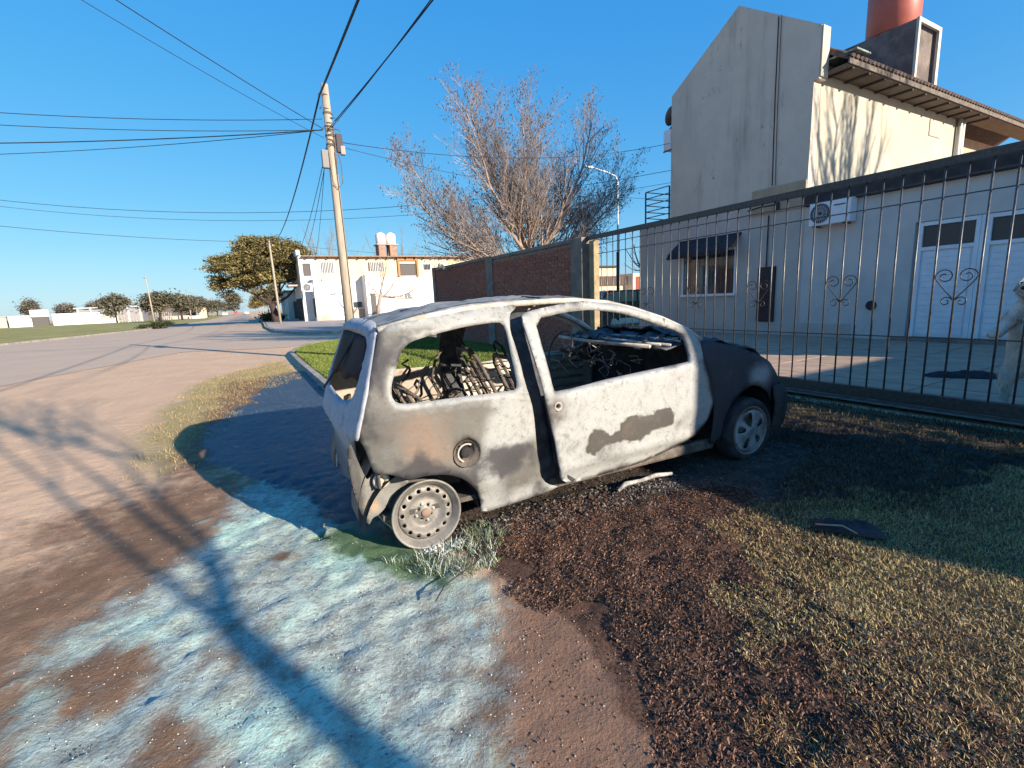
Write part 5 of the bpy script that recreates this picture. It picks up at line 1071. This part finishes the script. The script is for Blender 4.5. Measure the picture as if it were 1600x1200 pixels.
# ------------------------------------------------------------------ corner building
shopw = simple('shop_white', (.72, .70, .68), (.64, .61, .58), .7, .9, bump=.2, bscale=10)
shopc = simple('shop_cream', (.66, .52, .36), (.58, .46, .32), .8, .9, bump=.2, bscale=10)
shopb = simple('shop_base', (.45, .38, .34), (.36, .3, .27), 1.5, .9)
shop = T(empty('corner_building', (5.4, 51.8, .1)), 'white two storey corner building with cream upper floor and flat overhanging roof', 'building')
def sh(name, fn, mat, parent=None, bevel=0, smooth=False):
    m = MB(); fn(m); m.v = [(x-5.4, y-51.8, z-.1) for x, y, z in m.v]; return m.build(name, mat, parent or shop, smooth, bevel)
sh('upper_floor', lambda m: m.box(6.9, 24.6, 51.8, 58.5, 4.3, 6.35), shopc)
sh('tower_wall', lambda m: m.box(5.3, 6.89, 51.79, 58.5, 0, 6.5), shopw)
sh('parapet', lambda m: m.box(5.15, 5.5, 51.5, 58.5, 6.5, 7.0), shopw)
sh('ground_floor', lambda m: m.box(6.9, 24.6, 51.78, 58.4, 0, 4.29), shopw)
sh('front_block', lambda m: [m.box(6.25, 9.7, 50.2, 51.77, 0, 4.0)], shopw)
sh('side_block', lambda m: [m.box(11.2, 12.6, 50.2, 51.77, 0, 4.5)], shopw)
sh('side_canopy', lambda m: m.box(4.2, 5.29, 52.4, 55.0, 3.6, 3.75), shopb)
sh('roof_slab', lambda m: [m.box(5.6, 24.9, 51.2, 58.8, 6.36, 6.46)], simple('roof_edge', (.30, .19, .13), (.22, .15, .11), 3, .9))
for k in range(19): sh('rafter_end', lambda m: m.box(6.0+k, 6.14+k, 51.25, 51.79, 6.22, 6.355), darkm)
sh('plinth', lambda m: [m.box(6.22, 7.7, 50.15, 50.2, 0, .75), m.box(12.7, 24.6, 51.70, 51.775, 0, .6)], shopb)
def wn_(x0, x1, z0, z1, y, bars=0, fr=whitep, gl=None):
    f = sh('window', lambda m: [m.box(x0, x0+.08, y-.06, y-.001, z0, z1), m.box(x1-.08, x1, y-.06, y-.001, z0, z1), m.box(x0+.08, x1-.08, y-.06, y-.001, z0, z0+.08), m.box(x0+.08, x1-.08, y-.06, y-.001, z1-.08, z1)], fr)
    sh('pane', lambda m: m.box(x0+.08, x1-.08, y-.03, y-.004, z0+.08, z1-.08), gl or simple('shop_glass', (.08, .08, .085), rough=.3, bump=0), f)
    for k in range(bars): sh('grille_bar', lambda m: m.box(x0+(k+1)*(x1-x0)/(bars+1)-.02, x0+(k+1)*(x1-x0)/(bars+1)+.02, y-.1, y-.065, z0, z1), whitep if bars > 5 else darkm, f)
shg = simple('shutter_grey', (.10, .092, .09), bump=0)
wn_(5.65, 6.35, 4.55, 5.75, 51.79, 0, shg, shg); wn_(7.15, 8.65, 4.7, 5.95, 51.8, 9)
wn_(12.0, 13.6, 4.95, 5.85, 51.8, 8, shg); wn_(17.9, 18.9, 4.95, 5.7, 51.8, 5); wn_(19.6, 20.5, 5.0, 5.7, 51.8, 4)
sh('wood_surround', lambda m: [m.box(15.1, 15.3, 51.6, 51.79, 4.3, 6.2), m.box(17.2, 17.4, 51.6, 51.79, 4.3, 6.2), m.box(15.3, 17.2, 51.6, 51.79, 6.0, 6.2)], simple('orange_wood', (.40, .19, .08), bump=0))
wn_(15.4, 17.1, 4.45, 5.7, 51.79, 0, shg, shg)
sh('door', lambda m: m.box(7.9, 8.85, 50.14, 50.2, .05, 2.6), whitep); sh('door_lintel', lambda m: [m.box(7.75, 8.95, 50.02, 50.14, 2.65, 2.75), m.box(8.87, 8.97, 50.08, 50.14, .05, 2.65)], shopb)
wn_(10.0, 11.1, 1.15, 1.9, 51.78, 1, whitep, glassd)
sh('recess_panel', lambda m: m.box(9.75, 11.15, 51.7, 51.775, .0, 1.1), shopb)
sh('narrow_door', lambda m: m.box(11.6, 12.1, 50.13, 50.19, .3, 2.6), shg)
for k in range(3): sh('side_window', lambda m: m.box(6.19, 6.245, 50.35+k*.45, 50.6+k*.45, .5, 2.3), shg)
for k in range(4): sh('side_opening', lambda m: m.box(5.2, 5.295, 52.4+k*1.4, 53.2+k*1.4, .2, 2.4), darkm)
aircon((5.75, 50.15, 2.95), -PI/2*0, 'white air conditioner unit on the shaded side of the corner building', .7, .8)
aircon((16.2, 51.75, 2.05), 0, 'window air conditioner unit low on the white wall of the corner building', .8, .5)
sd = T(empty('satellite_dish', (7.0, 50.0, 4.1)), 'small grey satellite dish on the front block of the corner building', 'dish')
MB().lathe([(r, .5*r*r) for r in (0, .15, .3, .42)]+[(.42, .1), (.3, .06)], ((0, 0, .3), (.5, -.8, .35)), 16).build('reflector', simple('dish_grey', (.35, .33, .31), bump=0), sd, True)
MB().tube([(0, 0, -.1), (0, .1, .3)], .04, 6).build('arm', darkst, sd)
tb = T(empty('tank_stand', (14.4, 53, 6.46)), 'brick stand carrying two white water tanks on the corner building roof', 'tank stand')
for x in (-1.0, .2): MB().box(x, x+.75, -.7, .7, 0, 1.25).build('pier', simple('pier_brick', (.35, .22, .16), (.25, .16, .12), 4, .9), tb)
MB().box(-1.2, 1.15, -.8, .8, 1.25, 1.33).build('stand_slab', shopb, tb)
for k, x in enumerate((13.85, 14.95)):
    t = T(empty('water_tank', (x, 53, 7.8)), ('left' if k == 0 else 'right')+' one of two white water tanks on the brick stand above the corner building', 'water tank', 'white water tanks')
    MB().lathe([(0, 0), (.48, 0), (.52, .05), (.52, 1.0), (.40, 1.15), (.2, 1.2), (.2, 1.26), (0, 1.27)], ((0, 0, 0), (0, 0, 1)), 20).build('body', shopw, t, True)
    MB().lathe([(.53, .48), (.535, .52), (.53, .56)], ((0, 0, 0), (0, 0, 1)), 20).build('rib', shopw, t)
# low white house far behind the evergreen
lh = T(empty('far_house', (5.0, 66, .1)), 'low pale house behind the trunk of the evergreen', 'building')
MB().box(0, 4, 0, 12, 0, 3.4).build('wall', simple('far_cream', (.62, .56, .46), (.5, .46, .4), .6), lh); MB().box(-.3, 4.3, -.3, 12.3, 3.4, 3.6).build('roof', simple('far_roof', (.2, .15, .13)), lh)
MB().box(.6, 1.5, -.04, 0, .1, 2.2).build('door', shg, lh); MB().box(2.3, 3.4, -.04, 0, 1.0, 2.2).build('window', shg, lh)

# ------------------------------------------------------------------ distant yard wall at the left
ww = T(empty('white_wall', (-38, 150, 0)), 'long low white wall across the grass field at the far left', 'wall')
for x0, x1, h in ((-46.5, -42.6, 2.6), (-39.0, -27.5, 2.75), (-27.4, -26.9, 3.0)): MB().box(x0+38, x1+38, -.1, .1, 0, h).build('panel', shopw, ww)
wg = T(empty('gate_pier', (-41, 149.6, 0)), 'tall white gate pier with a grey door in the distant white wall', 'gate pier'); MB().box(-1.5, 1.6, -.5, .5, 2.2, 3.8).build('lintel', shopw, wg); MB().box(-1.3, 1.4, -.3, .3, 0, 2.2).build('door', shg, wg)
pk = T(empty('shed', (-55, 152, 0)), 'low pinkish building at the far left edge beyond the field', 'building'); MB().box(-8, 7.5, 0, 8, 0, 2.4).build('wall', simple('far_pink', (.60, .45, .36), (.5, .4, .33), .5), pk); MB().box(-8.2, 7.7, -.2, 8.2, 2.4, 2.6).build('roof', shopb, pk)
wh = T(empty('warehouse', (-31, 165, 0)), 'grey flat roofed warehouse rising behind the right part of the white wall', 'building')
MB().box(-7, 6.5, 0, 10, 0, 3.6).build('wall', simple('warehouse_grey', (.25, .24, .27), bump=0), wh); MB().box(-7.4, 6.9, -.4, 10.4, 3.9, 4.2).build('roof', simple('far_tin', (.42, .44, .46), bump=0), wh)
for k in range(6): MB().box(-6.8+k*2.6, -6.5+k*2.6, -.35, -.1, 0, 3.9).build('column', shopw, wh)
fp_ = T(empty('post_fence', (-25, 140, 0)), 'row of pale upright concrete posts at the right end of the white wall', 'fence')
for k in range(9): MB().box(-.2+k*.55, .02+k*.55, -.1, .1, 0, 2.6-.05*k).build('post', curbm, fp_)
fp2 = T(empty('post_fence', (-19.5, 150, 0)), 'second cluster of pale upright posts beside the tree row', 'fence')
for k in range(8): MB().box(0+k*.45, .2+k*.45, -.1, .1, 0, 2.6-.1*k).build('post', curbm, fp2)
gs = T(empty('shed', (-17.5, 200, 0)), 'long shed with a pale green curved roof between the distant trees', 'building'); MB().box(-14, 3, 0, 10, 0, 4.6).build('wall', shg, gs)
MB().prism([(0, 5.0), (-14, 4.6), (-14, 4.75), (-7, 5.9), (0, 6.3), (3, 5.2), (3, 5.0)], lambda x, z: (x, -.5, z), lambda x, z: (x, 10, z)).build('roof', simple('green_tin', (.42, .52, .48), bump=0), gs)
wb = T(empty('white_kiosk', (-10.6, 175, 0)), 'small cream box shaped kiosk at the foot of the distant tree row', 'kiosk'); MB().box(-1.2, .7, 0, 2, 0, 3.0).build('wall', shopc, wb); MB().box(-1.3, .8, -.1, 2.1, 3.0, 3.1).build('roof', shopb, wb)
lw = T(empty('low_wall', (-15.2, 158, 0)), 'low pale wall with white sacks in front of the distant tree row', 'wall'); MB().box(-4, 2.2, 0, .3, 0, 1.0).build('panel', shopb, lw); MB().box(2.2, 6.0, -1, .2, 0, .8).build('pale_panel', shopw, lw)
for k, (X, Y, c, lb) in enumerate([(-6.2, 215, (.7, .7, .7), 'white car parked far down the road on the left'), (-3.0, 250, (.5, .08, .06), 'small red car far down the middle of the road'), (1.2, 230, (.75, .75, .76), 'white car parked far down the road on the right')]):
    t = T(empty('distant_car', (X, Y, 0)), lb, 'car', 'cars far down the road'); m_ = simple('far_car_paint', c, rough=.4, bump=0)
    MB().prism([(-.9,.35),(.9,.35),(.9,.85),(.7,.95),(.6,1.4),(-.6,1.4),(-.7,.95),(-.9,.85)], lambda x, z: (x, 0, z), lambda x, z: (x, 4, z)).build('body', m_, t)
    MB().box(-.55, .55, -.02, .0, .95, 1.3).build('windscreen', glassd, t)
    for x in (-.75, .75): MB().lathe([(.3, -.1), (.3, .1), (0, .1)], ((x, .7, .3), (1, 0, 0)), 12).build('wheel', darkst, t)

# ------------------------------------------------------------------ seen through the gate: pickup, fence and buildings
pu = T(empty('parked_car', (14.7, 16.6, 0)), 'dark green estate car parked beyond the courtyard, seen through the first gate bars', 'car')
pg = simple('car_green', (.055, .075, .065), rough=.25, bump=0, spec=.6); py = [(-2.15,.35),(2.1,.35),(2.15,.9),(1.9,1.02),(1.3,1.55),(-1.0,1.55),(-1.25,1.5),(-1.75,1.02),(-2.15,.88)]
MB().prism(py, lambda x, z: (x, -.8, z), lambda x, z: (x, .8, z)).build('body', pg, pu, bevel=.04)
for pts in ([(-1.5,1.05),(-1.1,1.45),(-.55,1.48),(-.55,1.05)], [(-.45,1.05),(-.45,1.48),(.45,1.48),(.45,1.05)], [(.55,1.05),(.55,1.48),(1.2,1.46),(1.7,1.05)]):
    MB().prism(pts, lambda x, z: (x, -.815, z), lambda x, z: (x, -.803, z)).build('side_window', simple('car_glass', (.30, .36, .28), rough=.1, bump=0, spec=.7), pu)
for x in (-1.35, 1.35): MB().lathe([(.33, -.1), (.33, .1), (.2, .12), (0, .1)], ((x, -.78, .33), (0, -1, 0)), 20).build('wheel', darkst, pu)
cb = T(empty('cream_building', (33.9, 41, 0)), 'cream block with a flat dark roof beyond the dark timber fence', 'building'); MB().box(0, 2.4, 0, 4, 0, 4.35).build('wall', shopc, cb); MB().box(-.4, 2.6, -.3, 4, 4.35, 4.5).build('roof', darkm, cb); MB().box(-3, 6, -1.0, -.4, 0, 2.35).build('low_wall', shopc, cb)
tf = T(empty('timber_fence', (31, 39.8, 0)), 'dark timber slat fence on top of a low cream wall', 'fence')
for k in range(22): MB().box(k*.265, k*.265+.22, 0, .05, 2.36, 3.35).build('slat', simple('slat_brown', (.10, .07, .06), bump=0) if k == 0 else bpy.data.materials['slat_brown'], tf)
c2 = T(empty('cream_building', (36.8, 39, 0)), 'long cream wall with a narrow brown door right of the timber fence', 'building'); MB().box(0, 9, 0, 6, 0, 3.55).build('wall', shopc, c2); MB().box(.5, 1.1, -.04, 0, 1.3, 3.2).build('door', simple('door_brown', (.22, .06, .035), bump=0), c2)

# ------------------------------------------------------------------ neighbour house and added shadow tower behind the viewpoint
nb = T(empty('neighbour_house', (9.4, -5, 0)), 'low rendered neighbour house with a flat roof behind the viewpoint', 'house')
MB().box(0, 8, -9, 0, 0, 3.3).build('wall', lowm, nb); MB().box(-.03, 8.2, -9.2, .04, 3.3, 3.5).build('roof', conc, nb); MB().box(-.04, 0, -4, -2.8, 1, 2.2).build('window', glassd, nb); MB().box(-.04, 0, -7, -6, 0, 2.1).build('door', whitep, nb)
ts = T(empty('shadow_tower', (6.42, -6, 0)), 'narrow tower added unseen behind the viewpoint to cast the verge shadow', 'tower')
MB().prism([(0, 0), (.88, 0), (.88, 2.3), (0, 2.3)], lambda x, y: (x, y, 0), lambda x, y: (x, y, 4.6)).build('wall', lowm, ts); MB().box(-.02, .9, -.02, 2.35, 4.6, 4.75).build('roof', conc, ts); MB().box(-.6, -.01, 0, 2.3, 0, 2.84).build('shadow_step', lowm, ts); MB().box(-.64, -.6, .6, 1.4, .2, 2.1).build('door', darkm, ts)  # unseen boxes added and shaped to cast the shadow over the car front

# ------------------------------------------------------------------ dog standing up at the gate
dogm = simple('dog_fur', (.62, .57, .50), (.50, .45, .39), 9, .95, bump=.6, bscale=60)
dog = T(empty('dog', (6.95, 1.60, 0)), 'fluffy white dog standing on its hind legs inside the gate at the right edge', 'dog')
me = bpy.data.meshes.new('body')
vs = [((0,0,.52),.17), ((-.03,.0,.78),.19), ((-.08,.0,1.00),.18), ((-.14,.0,1.16),.11), ((-.20,.02,1.26),.12), ((-.31,.03,1.24),.07), ((-.38,.03,1.23),.045),
      ((.02,.12,.42),.11), ((-.03,.17,.30),.075), ((.07,.18,.14),.038), ((.05,.18,.03),.035), ((-.02,.18,.02),.035),
      ((.02,-.12,.42),.11), ((-.03,-.17,.30),.075), ((.07,-.18,.14),.038), ((.05,-.18,.03),.035), ((-.02,-.18,.02),.035),
      ((-.16,.13,.98),.075), ((-.27,.17,.86),.05), ((-.44,.18,.80),.04), ((-.54,.18,.80),.036),
      ((-.16,-.13,.98),.075), ((-.27,-.17,.86),.05), ((-.44,-.18,.80),.04), ((-.54,-.18,.80),.036),
      ((.14,0,.48),.05), ((.26,0,.36),.05), ((.34,0,.22),.04)]
ed = [(0,1),(1,2),(2,3),(3,4),(4,5),(5,6),(0,7),(7,8),(8,9),(9,10),(10,11),(0,12),(12,13),(13,14),(14,15),(15,16),(2,17),(17,18),(18,19),(19,20),(2,21),(21,22),(22,23),(23,24),(0,25),(25,26),(26,27)]
me.from_pydata([v[0] for v in vs], ed, []); me.materials.append(dogm)
body = link('body', me, dog); sk = body.modifiers.new('skin', 'SKIN'); bl_ = me.skin_vertices[0].data if me.skin_vertices else None
if bl_ is None:
    bpy.context.view_layer.objects.active = body; body.select_set(True); bpy.ops.object.modifier_add(type='SKIN') if False else None
for i, v in enumerate(vs):
    me.skin_vertices[0].data[i].radius = (v[1], v[1])
me.skin_vertices[0].data[0].use_root = True
sb = body.modifiers.new('sub', 'SUBSURF'); sb.levels = sb.render_levels = 2
FV = []; FF = []; rg = random.Random(3)
segs = [(vs[a], vs[b]) for a, b in ed]
for k in range(14000):
    (pa, ra), (pb, rb) = rg.choice(segs); t = rg.random(); p = Vector(pa).lerp(Vector(pb), t); r = (ra+(rb-ra)*t)*.93
    ax = (Vector(pb)-Vector(pa)).normalized(); o_ = ax.orthogonal().normalized(); o_.rotate(Matrix.Rotation(rg.uniform(0, 2*PI), 3, ax)); q = p+o_*r
    tip = q+(o_*.5+Vector((rg.gauss(0, .3), rg.gauss(0, .3), -.9))).normalized()*rg.uniform(.03, .06)*(1 if r > .06 else .5); s_ = ax.cross(o_)*.0035
    i = len(FV); FV += [q-s_, q+s_, tip]; FF.append((i, i+1, i+2))
stuff(fast('fur', np.array([tuple(v) for v in FV]), FF, dogm, dog))
for sy in (-1, 1):
    MB().add([(-.17,.02+sy*.07,1.36), (-.21,.02+sy*.14,1.22), (-.14,.02+sy*.13,1.20), (-.12,.02+sy*.09,1.30)], [(0,1,2,3)]).build('ear', dogm, dog)
    MB().lathe([(0,-.014),(.012,-.006),(.012,.006),(0,.014)], ((-.295,.03+sy*.05,1.29),(0,1,0)), 10).build('eye', sootm, dog, True)
MB().lathe([(0,-.022),(.02,-.01),(.02,.01),(0,.022)], ((-.425,.03,1.245),(0,1,0)), 10).build('nose', sootm, dog, True)
